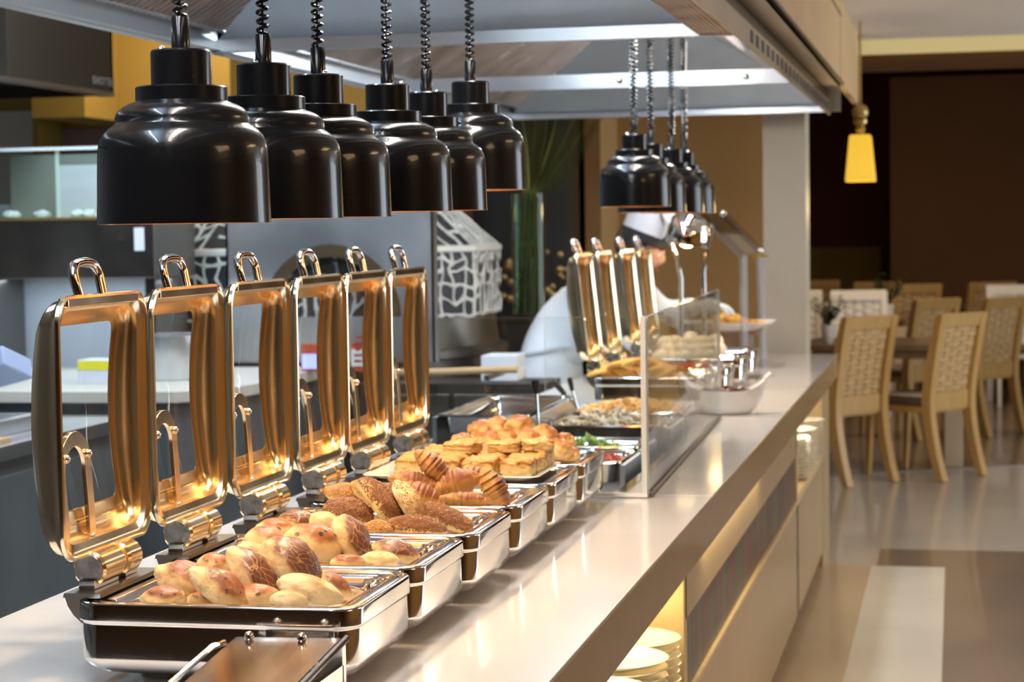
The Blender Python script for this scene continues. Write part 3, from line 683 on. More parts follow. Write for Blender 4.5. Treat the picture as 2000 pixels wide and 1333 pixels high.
for a in [
 (520, 1062, 2.97, 82, 58, 8, 'round', 'round bun at the left end of the second dish', 21, .1),
 (540, 1038, 3.06, 78, 44, 4, 'round', 'bun at the back left of the second dish, brown patch on top', 22, .1),
 (583, 1020, 3.08, 74, 42, 6, 'glazed', 'bun with a speckled brown crown at the back of the second dish', 23, .1),
 (609, 1066, 2.94, 108, 76, 12, 'round', 'largest smooth round bun in the front middle of the second dish', 24, .12),
 (630, 1020, 3.08, 56, 36, 0, 'plain', 'plain pale bun at the back of the second dish', 25, .1),
 (683, 1053, 2.98, 92, 66, 62, 'glazed', 'pale bun with a crackled glazed side leaning upright, second dish', 26, .25),
 (679, 1100, 2.895, 64, 30, 0, 'seeded', 'half hidden browned bun at the front rim of the second dish', 27, .1),
 (772, 1080, 3.0, 92, 46, 14, 'glazed', 'oval bun with crackled brown glaze at the right of the second dish', 28, .3),
 (740, 1096, 2.93, 72, 34, 0, 'plain', 'pale bun at the right front of the second dish', 29, .2),
 (640, 1098, 2.96, 90, 40, 0, 'round', 'bun low in the middle of the second dish, mostly buried', 30, .1)]:
    px, py, Y, w, h, t, kd, lb, sd_, en = a
    bun(px, py, Y, w, h, t, kd, lb, seed=sd_, ends=en, group=G2)
G3 = 'sesame rolls in the third chafing dish'
for a in [
 (680, 968, 3.37, 86, 40, 8, 'sesame', 'sesame roll at the back left of the third dish', 31, .3, 420, 0),
 (682, 1003, 3.27, 92, 52, 14, 'sesame', 'broad sesame roll at the left of the third dish', 32, .25, 620, 0),
 (722, 966, 3.36, 76, 46, 30, 'sesame', 'sesame roll at the crest of the third pile', 36, .3, 420, 0),
 (748, 988, 3.30, 126, 54, 50, 'sesame', 'long sesame roll split open, standing in mid pile of the third dish', 33, .35, 640, .3),
 (797, 984, 3.31, 96, 46, 60, 'plain', 'pale sided roll leaning right in the third dish', 34, .35, 160, .1),
 (866, 1014, 3.34, 120, 44, 20, 'sesame', 'dark sesame roll lying at the right of the third dish', 35, .3, 760, 0),
 (812, 1030, 3.24, 110, 40, 4, 'sesame', 'sesame roll low at the front rim of the third dish', 37, .25, 620, 0),
 (737, 1034, 3.215, 56, 30, 0, 'sesame', 'small sesame roll at the front of the third dish', 38, .2, 300, 0)]:
    px, py, Y, w, h, t, kd, lb, sd_, en, se, gr = a
    bun(px, py, Y, w, h, t, kd, lb, name='sesame_roll', seed=sd_, ends=en, sd=se, groove=gr, group=G3, cat='roll')
# croissants
def croissant(px, py, Y, w, h, tilt, label, seed, bend=.5):
    p = at(px, py, Y); k = ppm(p); a = w/2/k; rmax = h/2/k*1.05
    bm = bmesh.new(); NU, NV = 84, 22; rows = []
    nseg = 7; off = Vector((seed*2.3, seed, 0))
    for i in range(NU+1):
        u = -1+2*i/NU; th = u*bend*1.5
        cx = a*math.sin(th)/math.sin(bend*1.5); cy = -a*.55*(1-math.cos(th))/max(.05, math.sin(bend*1.5))*1.3
        seg = (u+1)/2*nseg; fr = seg-math.floor(seg); d = abs(seg-nseg/2)/(nseg/2)
        step = (fr if u < 0 else 1-fr)
        r = rmax*(1-.78*d**1.6)*(.80+.22*step**.6)
        ring = []
        for j in range(NV):
            v = 2*PI*j/NV; n_ = 1+.05*noise.noise(Vector((u*4, math.cos(v)*2, math.sin(v)*2))+off)+.015*math.sin(v*16+u*9)
            ring.append(bm.verts.new((cx, cy+r*n_*math.cos(v)*1.05, r*n_*math.sin(v)*.95)))
        rows.append(ring)
    for i in range(NU):
        for j in range(NV): bm.faces.new((rows[i][j], rows[i][(j+1) % NV], rows[i+1][(j+1) % NV], rows[i+1][j]))
    bm.faces.new(rows[0][::-1]); bm.faces.new(rows[-1]); bmesh.ops.recalc_face_normals(bm, faces=bm.faces)
    return place_bm(bm, 'croissant', B['croissant'], p, frame(tilt), label, 'croissant', 'croissants in the fourth chafing dish')
for a in [
 (846, 912, 3.62, 92, 50, 42, 'pale tipped croissant at the top of the pile, its horn against the pastry', 1, .35),
 (806, 940, 3.60, 96, 42, 8, 'glossy brown croissant lying at the left of the fourth dish', 2, .45),
 (822, 966, 3.52, 100, 50, 22, 'ridged croissant at the front left of the fourth dish', 3, .5),
 (894, 945, 3.57, 92, 64, -18, 'broad golden croissant in the middle of the pile', 4, .3),
 (966, 954, 3.56, 92, 56, 58, 'croissant slanting down to the right front corner of the fourth dish', 5, .3),
 (910, 976, 3.50, 104, 32, 4, 'slim twisted croissant along the front rim of the fourth dish', 6, .3),
 (934, 932, 3.70, 70, 42, 30, 'small croissant half hidden behind the slanting one', 7, .4),
 (772, 958, 3.60, 62, 34, 10, 'small croissant at the far left of the fourth dish', 8, .4),
 (866, 950, 3.63, 90, 44, 70, 'croissant standing on end between its neighbours', 9, .35),
 (868, 975, 3.60, 90, 40, 0, 'croissant low in the middle of the fourth dish, mostly buried', 10, .3)]:
    croissant(*a)
# platter with layered pastry
pl = thing('platter', 'white rectangular platter carrying layered pastry squares on the fifth dish', 'platter', (-.955, 3.935, 1.0105))
pb = MB(); pb.loft([rr(.14, .095, .02, 0), rr(.146, .10, .02, .002), rr(.172, .125, .022, .010), rr(.176, .129, .022, .012), rr(.175, .128, .022, .0135), rr(.168, .121, .02, .0115), rr(.145, .098, .02, .006)], True, True)
pb.build('dish', M['ceramic'], pl)
def pastry(px, py, Y, label, seed, rz=0, sx=.030, sy=.030, h=.034):
    p = at(px, py, Y); bm = bmesh.new(); rn = random.Random(seed)
    bmesh.ops.create_cube(bm, size=2); bmesh.ops.subdivide_edges(bm, edges=bm.edges[:], cuts=9, use_grid_fill=True); off = Vector((seed*1.3, seed*.7, seed))
    for v in bm.verts:
        q = v.co.copy(); e = max(abs(q.x), abs(q.y)); n1 = noise.noise(q*1.4+off); n2 = noise.noise(q*4+off)
        x, y, z = q.x*sx, q.y*sy, q.z*h/2
        if q.z > .8: z += .006*n1+.0035*n2+.002*noise.noise(q*9+off)-.007*max(0, e-.7)*4*.5
        if e > .95:
            lay = .0016*math.sin(q.z*17+n1*5)+.003*n2-.0025*max(0, q.z-.5)
            s_ = 1+lay/sx; x *= s_; y *= s_
        v.co = Vector((x, y, z))
    return place_bm(bm, 'pastry_square', B['borek'], p, Matrix.Rotation(rz, 4, 'Z'), label, 'pastry', 'layered pastry squares on the white platter')
ordx = ['left end', 'left of centre', 'right of centre', 'right end']
for r_, (Y, base, row) in enumerate([(3.865, [(808, 912), (873, 915), (940, 914), (1012, 914)], 'front'), (3.93, [(822, 899), (890, 900), (960, 899), (1028, 899)], 'second'), (3.99, [(840, 886), (905, 886), (972, 886), (1040, 888)], 'third'), (4.045, [(862, 878), (926, 876), (990, 876), (1048, 878)], 'hindmost')]):
    for k, (x, y) in enumerate(base):
        q = at(x, y, Y); o = pastry(x, y, Y, 'golden layered pastry square in the %s row, %s' % (row, ordx[k]), r_*5+k, rz=(RN.random()-.5)*.15, h=.034+RN.random()*.006)
        o.location.z = 1.0345+RN.random()*.003
for k, (x, y, Y, lb) in enumerate([(905, 875, 3.96, 'pastry square stacked on top at the left middle'), (985, 872, 3.97, 'pastry square stacked on top at the centre'), (1048, 878, 4.0, 'browned pastry square stacked on top at the right')]):
    o = pastry(x, y, Y, lb, 30+k, rz=.3*k-.2, h=.022); o.location.z = 1.0655
# puff pastries
for k, (x, y, Y, sz, lb) in enumerate([
 (939, 846, 4.33, 50, 'puff pastry at the left shoulder of the pile'), (974, 839, 4.34, 52, 'puff pastry high on the pile, left of the topmost'), (1014, 839, 4.33, 56, 'topmost puff pastry of the pile'),
 (1012, 822, 4.34, 22, 'small browned knob of puff pastry crowning the pile'), (1064, 856, 4.30, 54, 'puff pastry on the right shoulder of the pile'), (1036, 866, 4.27, 54, 'puff pastry in the front centre of the pile'),
 (902, 873, 4.27, 52, 'puff pastry low at the left behind the pastry squares'), (958, 866, 4.28, 44, 'puff pastry in the left middle of the pile'), (932, 868, 4.30, 40, 'small puff pastry between two larger at the left'),
 (994, 862, 4.30, 46, 'puff pastry under the topmost one'), (1090, 884, 4.24, 52, 'puff pastry at the right front of the pile'), (1102, 866, 4.33, 42, 'puff pastry at the right back of the pile'),
 (1006, 884, 4.22, 40, 'puff pastry just behind the platter edge'), (1050, 888, 4.22, 44, 'puff pastry low at the front right'), (1116, 891, 4.26, 34, 'smallest puff pastry at the right rim'), (960, 890, 4.22, 44, 'puff pastry low at the front left')]):
    bun(x, y, Y, sz, sz*.86, (k*37) % 50-20, 'puff', lb, name='puff_pastry', seed=50+k, ends=.1, amp=.21, cat='puff pastry', group='puff pastries in the sixth chafing dish')

# ------------------------------------------------------------------ cold well trays and tools
def tray(name, label, x0, x1, y0, y1, z, d=.05, mt='steel', cat='tray', group='steel trays in the cold well'):
    cx, cy, hx, hy = (x0+x1)/2, (y0+y1)/2, (x1-x0)/2, (y1-y0)/2
    t = thing(name, label, cat, (cx, cy, z), 0, group)
    b = MB(); b.loft([rr(hx-.018, hy-.018, .02, -d), rr(hx-.012, hy-.012, .022, -.006), rr(hx-.010, hy-.010, .02, 0), rr(hx, hy, .012, .001), rr(hx+.001, hy+.001, .012, -.003), rr(hx-.001, hy-.001, .012, -.004),
        rr(hx-.010, hy-.010, .02, -.004), rr(hx-.014, hy-.014, .022, -.009), rr(hx-.020, hy-.020, .02, -d-.002)], True, True)
    b.build('pan', M[mt], t, ang=50); return t
def well_support(x0, x1, y0, y1, z):
    b = MB(); b.box(x0-.012, x0, y0-.01, y1+.01, .703, z-.006); b.box(x1, x1+.012, y0-.01, y1+.01, .703, z-.006); return b.build('well_divider', M['steel_b'], ct)
TR = [('vegetable_tray', 'steel tray of chopped tomatoes at the front of the cold well', -1.10, -.79, 4.86, 5.12, .930), ('vegetable_tray', 'steel tray of lettuce behind the tomatoes', -1.10, -.79, 5.14, 5.38, .936),
      ('mushroom_tray', 'steel tray of sliced mushrooms in the cold well', -1.12, -.78, 5.60, 5.90, .945), ('potato_tray', 'steel tray of fried potatoes behind the mushrooms', -1.12, -.78, 5.95, 6.24, .95),
      ('steel_tray', 'wide empty steel tray at the kitchen side of the cold well', -1.40, -1.14, 5.47, 6.12, .985)]
trs = [tray(*a) for a in TR]
for a in TR: well_support(*a[2:])
MB().box(-1.425, -1.12, 5.27, 5.43, .888, .9025).build('jar_shelf', M['steel_b'], ct)
b = MB(); b.box(-.92, -.905, 4.56, 4.84, .703, .905); b.box(-.905, -.80, 4.56, 4.84, .84, .845); b.build('well_drawer', M['steel_d'], ct)
def scatter(name, label, cat, cx, cy, hx, hy, z, n, fn, mt, seed, heap=.02):
    mb = MB(); rn = random.Random(seed)
    for k in range(n):
        u, v = rn.uniform(-1, 1), rn.uniform(-1, 1); hgt = heap*(1-u*u)*(1-v*v)*rn.random()
        fn(mb, Vector((cx+u*hx, cy+v*hy, z+hgt)), rn)
    mb.box(cx-hx, cx+hx, cy-hy, cy+hy, z-.02, z)
    o = mb.build(name, mt, ang=40); tag(o, label, cat, kind='stuff'); return o
def chunk(s1, s2, s3):
    def f(mb, p, rn):
        M4 = Matrix.Translation(p) @ Matrix.Rotation(rn.random()*6.28, 4, 'Z') @ Matrix.Rotation(rn.uniform(-.7, .7), 4, 'X') @ Matrix.Rotation(rn.uniform(-.6, .6), 4, 'Y')
        q = rn.uniform(.7, 1.2); a, b_, c = s1*q, s2*q, s3*q
        pts = [Vector((a*math.cos(t), b_*math.sin(t), 0)) for t in [2*PI*i/7 for i in range(7)]]
        mb.loft([[M4 @ (p_*.8+Vector((0, 0, -c))) for p_ in pts], [M4 @ (p_+Vector((0, 0, 0))) for p_ in pts], [M4 @ (p_*.7+Vector((0, 0, c))) for p_ in pts]])
    return f
def slice_(mb, p, rn):
    M4 = Matrix.Translation(p+Vector((0, 0, .004))) @ Matrix.Rotation(rn.random()*6.28, 4, 'Z') @ Matrix.Rotation(rn.uniform(-1.1, 1.1), 4, 'X') @ Matrix.Rotation(rn.uniform(-.6, .6), 4, 'Y')
    prof = [(-.016, .002), (-.014, .011), (-.004, .016), (.004, .016), (.014, .011), (.016, .002), (.006, .001), (.004, -.014), (-.004, -.014), (-.006, .001)]
    mb.loft([[M4 @ Vector((x, y, -.0015+x*x*20*.3)) for x, y in prof], [M4 @ Vector((x, y, .0015+x*x*20*.3)) for x, y in prof]])
scatter('sliced_mushrooms', 'heap of pale sliced mushrooms in a steel tray', 'mushrooms', -.95, 5.75, .14, .12, .935, 150, slice_, M['mush'], 3, .035)
scatter('chopped_tomatoes', 'chopped red tomatoes filling the front tray', 'tomatoes', -.945, 4.99, .13, .10, .918, 170, chunk(.011, .009, .005), M['tomato'], 4, .018)
def lettuce(mb, p, rn):
    M4 = Matrix.Translation(p) @ Matrix.Rotation(rn.random()*6.28, 4, 'Z') @ Matrix.Rotation(rn.uniform(-1, 1), 4, 'X')
    n = 9; r = rn.uniform(.012, .024)
    mb.add([M4 @ Vector((0, 0, 0))]+[M4 @ Vector((r*math.cos(2*PI*i/n), r*math.sin(2*PI*i/n), .006*math.sin(i*2.9)+.004)) for i in range(n)], [(0, i+1, (i+1) % n+1) for i in range(n)])
scatter('lettuce_leaves', 'torn green lettuce leaves in a steel tray', 'lettuce', -.965, 5.26, .09, .07, .921, 70, lettuce, M['lettuce'], 5, .022)
scatter('fried_potatoes', 'chunky fried potatoes in a steel tray', 'potatoes', -.95, 6.095, .14, .115, .945, 170, chunk(.016, .013, .009), M['potato'], 6, .03)
# glass jar and serving tools
jar = thing('glass_jar', 'clear glass jar of reddish sauce in front of the mushrooms', 'jar', (-1.175, 5.46, .985))
jar.location = at(1052, 832, 5.35); jar.location.z = .903
MB().lathe([(.040, 0), (.040, .075), (.036, .085)], 28, cap1=False).build('jar_glass', M['acr'], jar)
MB().lathe([(.037, .002), (.037, .018)], 24).build('sauce', M['orange_food'], jar)
def tool(name, label, p0, p1, p2, r=.009, wdt='blackm', cat='serving tool'):
    t = thing(name, label, cat, p1, 0, 'serving tools by the cold well'); o = Vector(p1)
    MB().tube([Vector(p0)-o, (Vector(p0)*.9+Vector(p1)*.1)-o, (Vector(p0)+Vector(p1))/2-o, Vector(p1)-o], [r*.7, r, r*.95, r*.7], 10).build('grip', M[wdt], t)
    MB().tube([Vector(p1)-o, Vector(p2)-o], .0035, 8).build('shaft', M['steel'], t)
tool('serving_spoon', 'upright serving spoon with a brown handle standing in the jar', at(1045, 742, 5.35), at(1048, 770, 5.35), at(1051, 828, 5.35), .011)
tool('serving_tongs', 'slanting tongs with black grips leaning over the potatoes', at(1082, 746, 5.9), at(1104, 772, 5.9), at(1124, 794, 5.9), .009)
tool('serving_tongs', 'tongs with black grips standing beside the slanting pair', at(1112, 738, 6.0), at(1118, 764, 6.0), at(1128, 800, 6.0), .008)
# bright tongs resting by the hinge of the sixth dish
tg = thing('metal_tongs', 'shiny metal tongs lying behind the sixth dish hinge', 'serving tool', at(870, 860, 4.6)); tg.location.z = .902
for dy in (0, .03):
    MB().tube([(-.10, -.06+dy, .008), (-.03, -.02+dy*.6, .022), (.06, .02+dy*.3, .012), (.09, .03, .008)], .005, 8, flat=.5).build('arm', M['chrome'], tg)

# far row food
def crepes():
    G = 'folded crepes in the far chafing dish'
    lays = [(1182+i*11.5, 731-4.6*min(i, 13-i), 6.60+.02*(i % 2)) for i in range(14)]
    nm = ['first', 'second', 'third', 'fourth', 'fifth', 'sixth', 'seventh', 'eighth', 'ninth', 'tenth', 'eleventh', 'twelfth', 'thirteenth', 'fourteenth']
    for i, (x, y, Y) in enumerate(lays):
        p = at(x, y, Y); k = ppm(p)
        pts = []
        for j in range(13):
            u = -1+j/6; pts.append((u*.062, .03*math.sin(u*2+i), -.030*u*u+.004*math.sin(i*1.7)))
        mb = MB(); mb.tube(pts, [.005+.015*math.sqrt(max(0, 1-(abs(-1+j/6))**3)) for j in range(13)], 12, flat=.55)
        o = mb.build('folded_crepe', B['crepe'], None, p, ang=60); o.rotation_euler = (0, math.radians(22-i*1.5), .35)
        tag(o, 'yellow folded crepe, %s from the left in the overlapping pile' % nm[i], 'crepe', G)
crepes()
k = 0
EG = [(1290, 700, 7.46), (1316, 702, 7.46), (1340, 701, 7.46), (1365, 702, 7.46), (1390, 700, 7.46), (1305, 687, 7.54), (1332, 686, 7.54), (1358, 687, 7.54), (1384, 686, 7.54), (1402, 684, 7.56), (1318, 672, 7.60), (1345, 671, 7.60), (1372, 672, 7.60), (1396, 670, 7.62), (1350, 664, 7.66), (1300, 674, 7.62)]
eggw = ['left end of the front row', 'second of the front row', 'middle of the front row', 'fourth of the front row', 'right end of the front row', 'left of the second tier', 'second in the second tier', 'third in the second tier', 'fourth in the second tier', 'right end of the second tier',
 'left of the upper tier', 'second in the upper tier', 'third in the upper tier', 'right of the upper tier', 'topmost egg at the centre', 'egg at the back left']
for (x, y, Y), nm in zip(EG, eggw):
    p = at(x, y-2, Y); o = place_bm(blob(.034, .029, .029, k+90, .02, 2, 0, .05), 'peeled_egg', M['egg'], p, frame(k*31 % 40-20), 'peeled white egg, %s' % nm, 'egg', 'peeled eggs in the far chafing dish'); k += 1
scatter('sausage_pieces', 'red sausage pieces in the dish behind the crepes', 'sausages', -.90, 7.03, .10, .08, .985, 60, chunk(.02, .012, .010), M['tomato'], 9, .035)
scatter('fried_bacon', 'fried reddish bacon in the hindmost dish', 'bacon', -.95, 8.0, .13, .09, .97, 80, chunk(.026, .012, .006), M['bacon'], 10, .03)

# white boat bowl with dates
bw = thing('boat_bowl', 'white boat shaped ceramic bowl with raised notched ends on the counter', 'bowl', (-.695, 6.46, CZ+.0005), math.radians(8))
b = MB(); rings = []; nU = 24
def boat(off, zt):
    rings = []
    for j in range(9):
        v = j/8; ring = []
        for i in range(32):
            a = 2*PI*i/32; c_, s_ = math.cos(a), math.sin(a)
            L_ = .045+(.115-.045)*v**.6-off; W_ = .030+(.055-.030)*v**.5-off
            z = zt+(.075-zt)*v**1.5+ (.042*abs(c_)**3*v**2)
            ring.append(Vector((L_*c_, W_*s_, z)))
        rings.append(ring)
    return rings
o_ = boat(0, 0); i_ = boat(.004, .008)
b.loft(o_+i_[::-1], True, True); b.build('bowl_body', M['ceramic'], bw, ang=60)
for sx in (-1, 1):
    h = MB(); h.tube([(sx*.108, -.018, .112), (sx*.124, -.014, .128), (sx*.134, 0, .118), (sx*.124, .014, .128), (sx*.108, .018, .112)], .006, 8, flat=.7); h.build('grip', M['ceramic'], bw)
scatter('dates', 'dark dates heaped in the white boat bowl', 'dates', -.695, 6.46, .056, .034, .972, 40, chunk(.010, .006, .005), M['date'], 12, .018)

# ------------------------------------------------------------------ plates under the counter
PR = .106
def make_plate():
    b = MB(); b.lathe([(.055, 0), (.058, .003), (.085, .008), (PR, .0165), (PR+.001, .0185), (PR-.002, .0195), (.084, .012), (.060, .0065), (.001, .006)], 40)
    return b.build('plate', M['plate'], ang=60)
pl0 = make_plate(); used = False
ORD = ['topmost', 'second from the top', 'third from the top', 'fourth from the top', 'fifth from the top', 'sixth from the top', 'seventh from the top', 'eighth from the top', 'ninth from the top', 'tenth from the top', 'eleventh from the top', 'twelfth from the top',
       'thirteenth from the top', 'fourteenth from the top', 'fifteenth from the top', 'sixteenth from the top', 'seventeenth from the top', 'eighteenth from the top', 'nineteenth from the top', 'twentieth from the top', 'next to lowest', 'lowest']
def stack(px, py, Y, zb, where, group, pitch, edge=None):
    global used
    p = at(px, py, Y); c = Vector((p.x-PR*RI.x, p.y-PR*RI.y, 0)); n = int((p.z-.018-zb)/pitch)+1; n = max(3, min(n, 22))
    for k in range(n):
        o = pl0 if not used else pl0.copy()
        if used: COL.objects.link(o)
        used = True
        z = zb+.0005+(n-1-k)*pitch
        o.location = (c.x+RN.uniform(-.002, .002), c.y+RN.uniform(-.002, .002), z)
        tag(o, 'cream plate, %s in the %s' % (ORD[k] if k < n-1 else 'lowest', where), 'plate', group)
gp = 'cream plates stacked in the near niche'
stack(1327, 1214, 4.165, .28, 'farthest near-niche stack beside the wood partition', gp, .0168)
stack(1304, 1236, 3.93, .28, 'near-niche stack, next to the farthest', gp, .0172)
stack(1266, 1280, 3.69, .28, 'near-niche stack, third from the wood partition', gp, .0168)
stack(1252, 1322, 3.46, .28, 'near-niche stack closest to the camera', gp, .0168)
gp = 'cream plates stacked in the far niche'
for (px, py, Y, wh) in [(1611, 815, 8.80, 'hindmost stack of the far niche'), (1597, 832, 8.40, 'middle stack of the far niche'), (1586, 852, 8.05, 'front stack of the far niche')]:
    stack(px, py, Y, .50, wh, gp, .0145)

# ------------------------------------------------------------------ carving station at the far end
rs = thing('platter_riser', 'dark wooden riser under the white platter at the far end of the counter', 'riser', (-.94, 8.62, CZ+.0005))
MB().box(-.17, .12, -.10, .20, 0, .012).build('riser_base', M['tablew'], rs, bev=.002)
MB().box(-.15, .095, -.08, .18, .012, .14).build('riser_body', M['tablew'], rs, bev=.002)
MB().box(-.18, .13, -.11, .21, .14, .155).build('riser_top', M['tablew'], rs, bev=.002)
tp = thing('platter', 'white flared square platter of roast food at the far end', 'platter', (-.965, 8.62, CZ+.1555))
b = MB(); b.loft([rr(.14, .11, .01, 0), rr(.15, .12, .01, .003), rr(.225, .17, .012, .032), rr(.226, .171, .012, .036), rr(.15, .12, .01, .008)], True, True); b.build('dish', M['ceramic'], tp)
o = bun(1422, 626, 8.60, 56, 34, 0, 'round', 'golden crusted roast on the far white platter', name='roast_joint', seed=70, ends=.1, amp=.12, cat='roast'); o.data.materials[0] = M['orange_food']; o.location.z = 1.093
o = bun(1478, 634, 8.62, 48, 12, 8, 'round', 'flat golden slice at the right of the far white platter', name='roast_slice', seed=71, ends=.1, amp=.12, cat='roast'); o.data.materials[0] = M['orange_food']; o.location.z = 1.082
# chrome carving lamp
cl = thing('carving_lamp', 'chrome dome carving lamp on two curved legs at the far end', 'lamp', (0, 0, 0))
c = at(1342, 448, 8.22)
MB().lathe([(.092, -.062), (.094, -.03), (.088, .01), (.070, .045), (.040, .062), (.012, .068)], 32, cap0=False).build('shade', M['chrome'], cl, c, ang=60).rotation_euler = (0, .15, 0)
MB().ball((0, 0, 0), .04, 12, 8).build('bulb', M['bulb'], cl, c+Vector((0, 0, -.035)))
l1 = [at(x, y, 8.22) for x, y in ((1290, 418), (1302, 455), (1322, 505), (1330, 545), (1330, 600))]; l1.append(Vector((l1[-1].x, l1[-1].y, CZ+.006)))
l2 = [at(x, y, 8.22) for x, y in ((1392, 440), (1382, 480), (1374, 530), (1375, 575))]; l2.append(Vector((l2[-1].x, l2[-1].y, CZ+.006)))
MB().tube(l1, .008, 8).build('leg', M['steel'], cl); MB().tube(l2, .008, 8).build('leg', M['steel'], cl)
bb = MB(); bb.box(l1[-1].x-.03, l2[-1].x+.03, l1[-1].y-.05, l1[-1].y+.05, CZ+.0005, CZ+.008); bb.build('base', M['steel'], cl, bev=.002)
sl = bpy.data.lights.new('carving_bulb', 'SPOT'); sl.energy = 14; sl.color = (1, .66, .32); sl.spot_size = 2.0; sl.shadow_soft_size = .03
so = bpy.data.objects.new('bulb_light', sl); COL.objects.link(so); so.parent = cl; so.location = c+Vector((0, 0, -.03))
# sneeze guard of clear acrylic
sg = thing('sneeze_guard', 'clear acrylic sneeze guard with slanted arms at the far end of the counter', 'sneeze guard', (0, 0, 0))
def bar(pts, w_=.013, n='arm', m='acr', f=.35):
    b = MB(); b.tube(pts, w_, 4, flat=f); b.build(n, M[m], sg)
A0, A1 = at(1366, 418, 8.36), at(1452, 500, 8.36); A2 = Vector((A1.x, A1.y, CZ+.002))
C0, C1 = at(1412, 417, 8.95), at(1484, 490, 8.95); C2 = Vector((C1.x+.01, C1.y, CZ+.002))
bar([A0, A1], .024, f=.7); bar([A1, A2], .024, 'post', f=.7); bar([C0, C1], .024, f=.7); bar([C1, C2], .024, 'post', f=.7)
g = MB(); g.add([A0, A1, C1, C0], [(0, 1, 2, 3)]); g.build('guard_pane', M['glass'], sg)
for q in (C0, C1): MB().ball(q, .016, 12, 8).build('knob', M['chrome'], sg)
MB().lathe([(.045, 0), (.02, .014), (.008, .02)], 16).build('foot_plate', M['sofa'], sg, C1+Vector((0, -.01, -.028)))

# ------------------------------------------------------------------ kitchen side
# prep worktop along the left
kt = thing('kitchen_worktop', 'stainless kitchen prep counter with dark cabinet fronts at the left edge', 'counter', (0, 0, 0))
MB().box(-3.4, -2.65, 1.5, 6.3, .855, .90).build('worktop', M['steel_b'], kt, bev=.003)
MB().box(-3.38, -2.70, 1.5, 6.28, .10, .855).build('cabinet', M['kcab'], kt)
for y in (3.3, 4.2, 5.1):
    MB().box(-2.70, -2.692, y+.01, y+.88,   .14, .80).build('cabinet_door', M['kcab'], kt, bev=.002)
    MB().box(-2.692, -2.688, y+.70, y+.74, .60, .72).build('finger_slot', M['dark'], kt)
MB().box(-3.38, -2.75, 1.5, 6.28, 0, .10).build('plinth', M['dark'], kt)
# oven island with curved stone ledge
ov = thing('pizza_oven', 'large pizza oven with black and white pebble mosaic shell and steel front', 'oven', (-2.72, 8.55, 0))
def octo(rx, ry, z, n=10):
    return [Vector((rx*math.cos(2*PI*(i+.5)/n), ry*math.sin(2*PI*(i+.5)/n), z)) for i in range(n)]
sh = MB(); RX, RY = .80, .80
sh.loft([octo(RX, RY, 1.13), octo(RX, RY, 1.42), octo(RX*.66, RY*.66, 1.66), octo(RX*.4, RY*.4, 1.80)], True, True); sh.build('shell', M['mosaic_d'], ov, ang=10)
# irregular pale mosaic pieces laid on the shell faces
ms = MB(); rn = random.Random(5)
def lay(a, b, c, d, n1, n2):
    # bilinear patch; network of pale strokes between dark cells
    P = {}
    for i in range(n1+1):
        for j in range(n2+1):
            u = (i+(rn.uniform(-.3, .3) if 0 < i < n1 else 0))/n1; v = (j+(rn.uniform(-.3, .3) if 0 < j < n2 else 0)+.25*(i % 2 if 0 < j < n2 else 0))/n2
            P[i, j] = (a*(1-u)+b*u)*(1-v)+(d*(1-u)+c*u)*v
    nrm = (b-a).cross(d-a).normalized()
    if nrm.dot(a) < 0: nrm = -nrm
    def stroke(p, q):
        r0 = rn.uniform(.004, .008); t = (q-p).normalized(); s_ = nrm.cross(t)
        m_ = (p+q)/2+s_*rn.uniform(-.008, .008)
        pts = [p, m_, q]; ws = [r0*1.5, r0*.8, r0*1.5]
        low = [x+nrm*.001 for x in pts]
        for kk in range(2):
            ms.add([low[kk]-s_*ws[kk], low[kk]+s_*ws[kk], low[kk+1]+s_*ws[kk+1], low[kk+1]-s_*ws[kk+1], low[kk]-s_*ws[kk]*.7+nrm*.005, low[kk]+s_*ws[kk]*.7+nrm*.005, low[kk+1]+s_*ws[kk+1]*.7+nrm*.005, low[kk+1]-s_*ws[kk+1]*.7+nrm*.005],
                   [(4, 5, 6, 7), (0, 1, 5, 4), (2, 3, 7, 6), (1, 2, 6, 5), (3, 0, 4, 7)])
    for i in range(n1+1):
        for j in range(n2+1):
            if i < n1 and rn.random() < .85: stroke(P[i, j], P[i+1, j])
            if j < n2 and rn.random() < .9: stroke(P[i, j], P[i, j+1])
r0, r1, r2 = octo(RX, RY, 1.14), octo(RX, RY, 1.42), octo(RX*.66, RY*.66, 1.66)
for i in range(10):
    j = (i+1) % 10
    if (r0[i]+r0[j]).y < .5 or (r0[i]+r0[j]).x > 0:
        lay(r0[i], r0[j], r1[j], r1[i], 8, 5); lay(r1[i], r1[j], r2[j], r2[i], 7, 5)
o = ms.build('mosaic_pieces', M['mosaic_w'], ov); o['kind'] = 'stuff'
MB().loft([octo(RX+.004, RY+.004, 1.40), octo(RX+.012, RY+.012, 1.405), octo(RX+.012, RY+.012, 1.425), octo(RX+.004, RY+.004, 1.43)]).build('edge_band', M['mosaic_w'], ov)
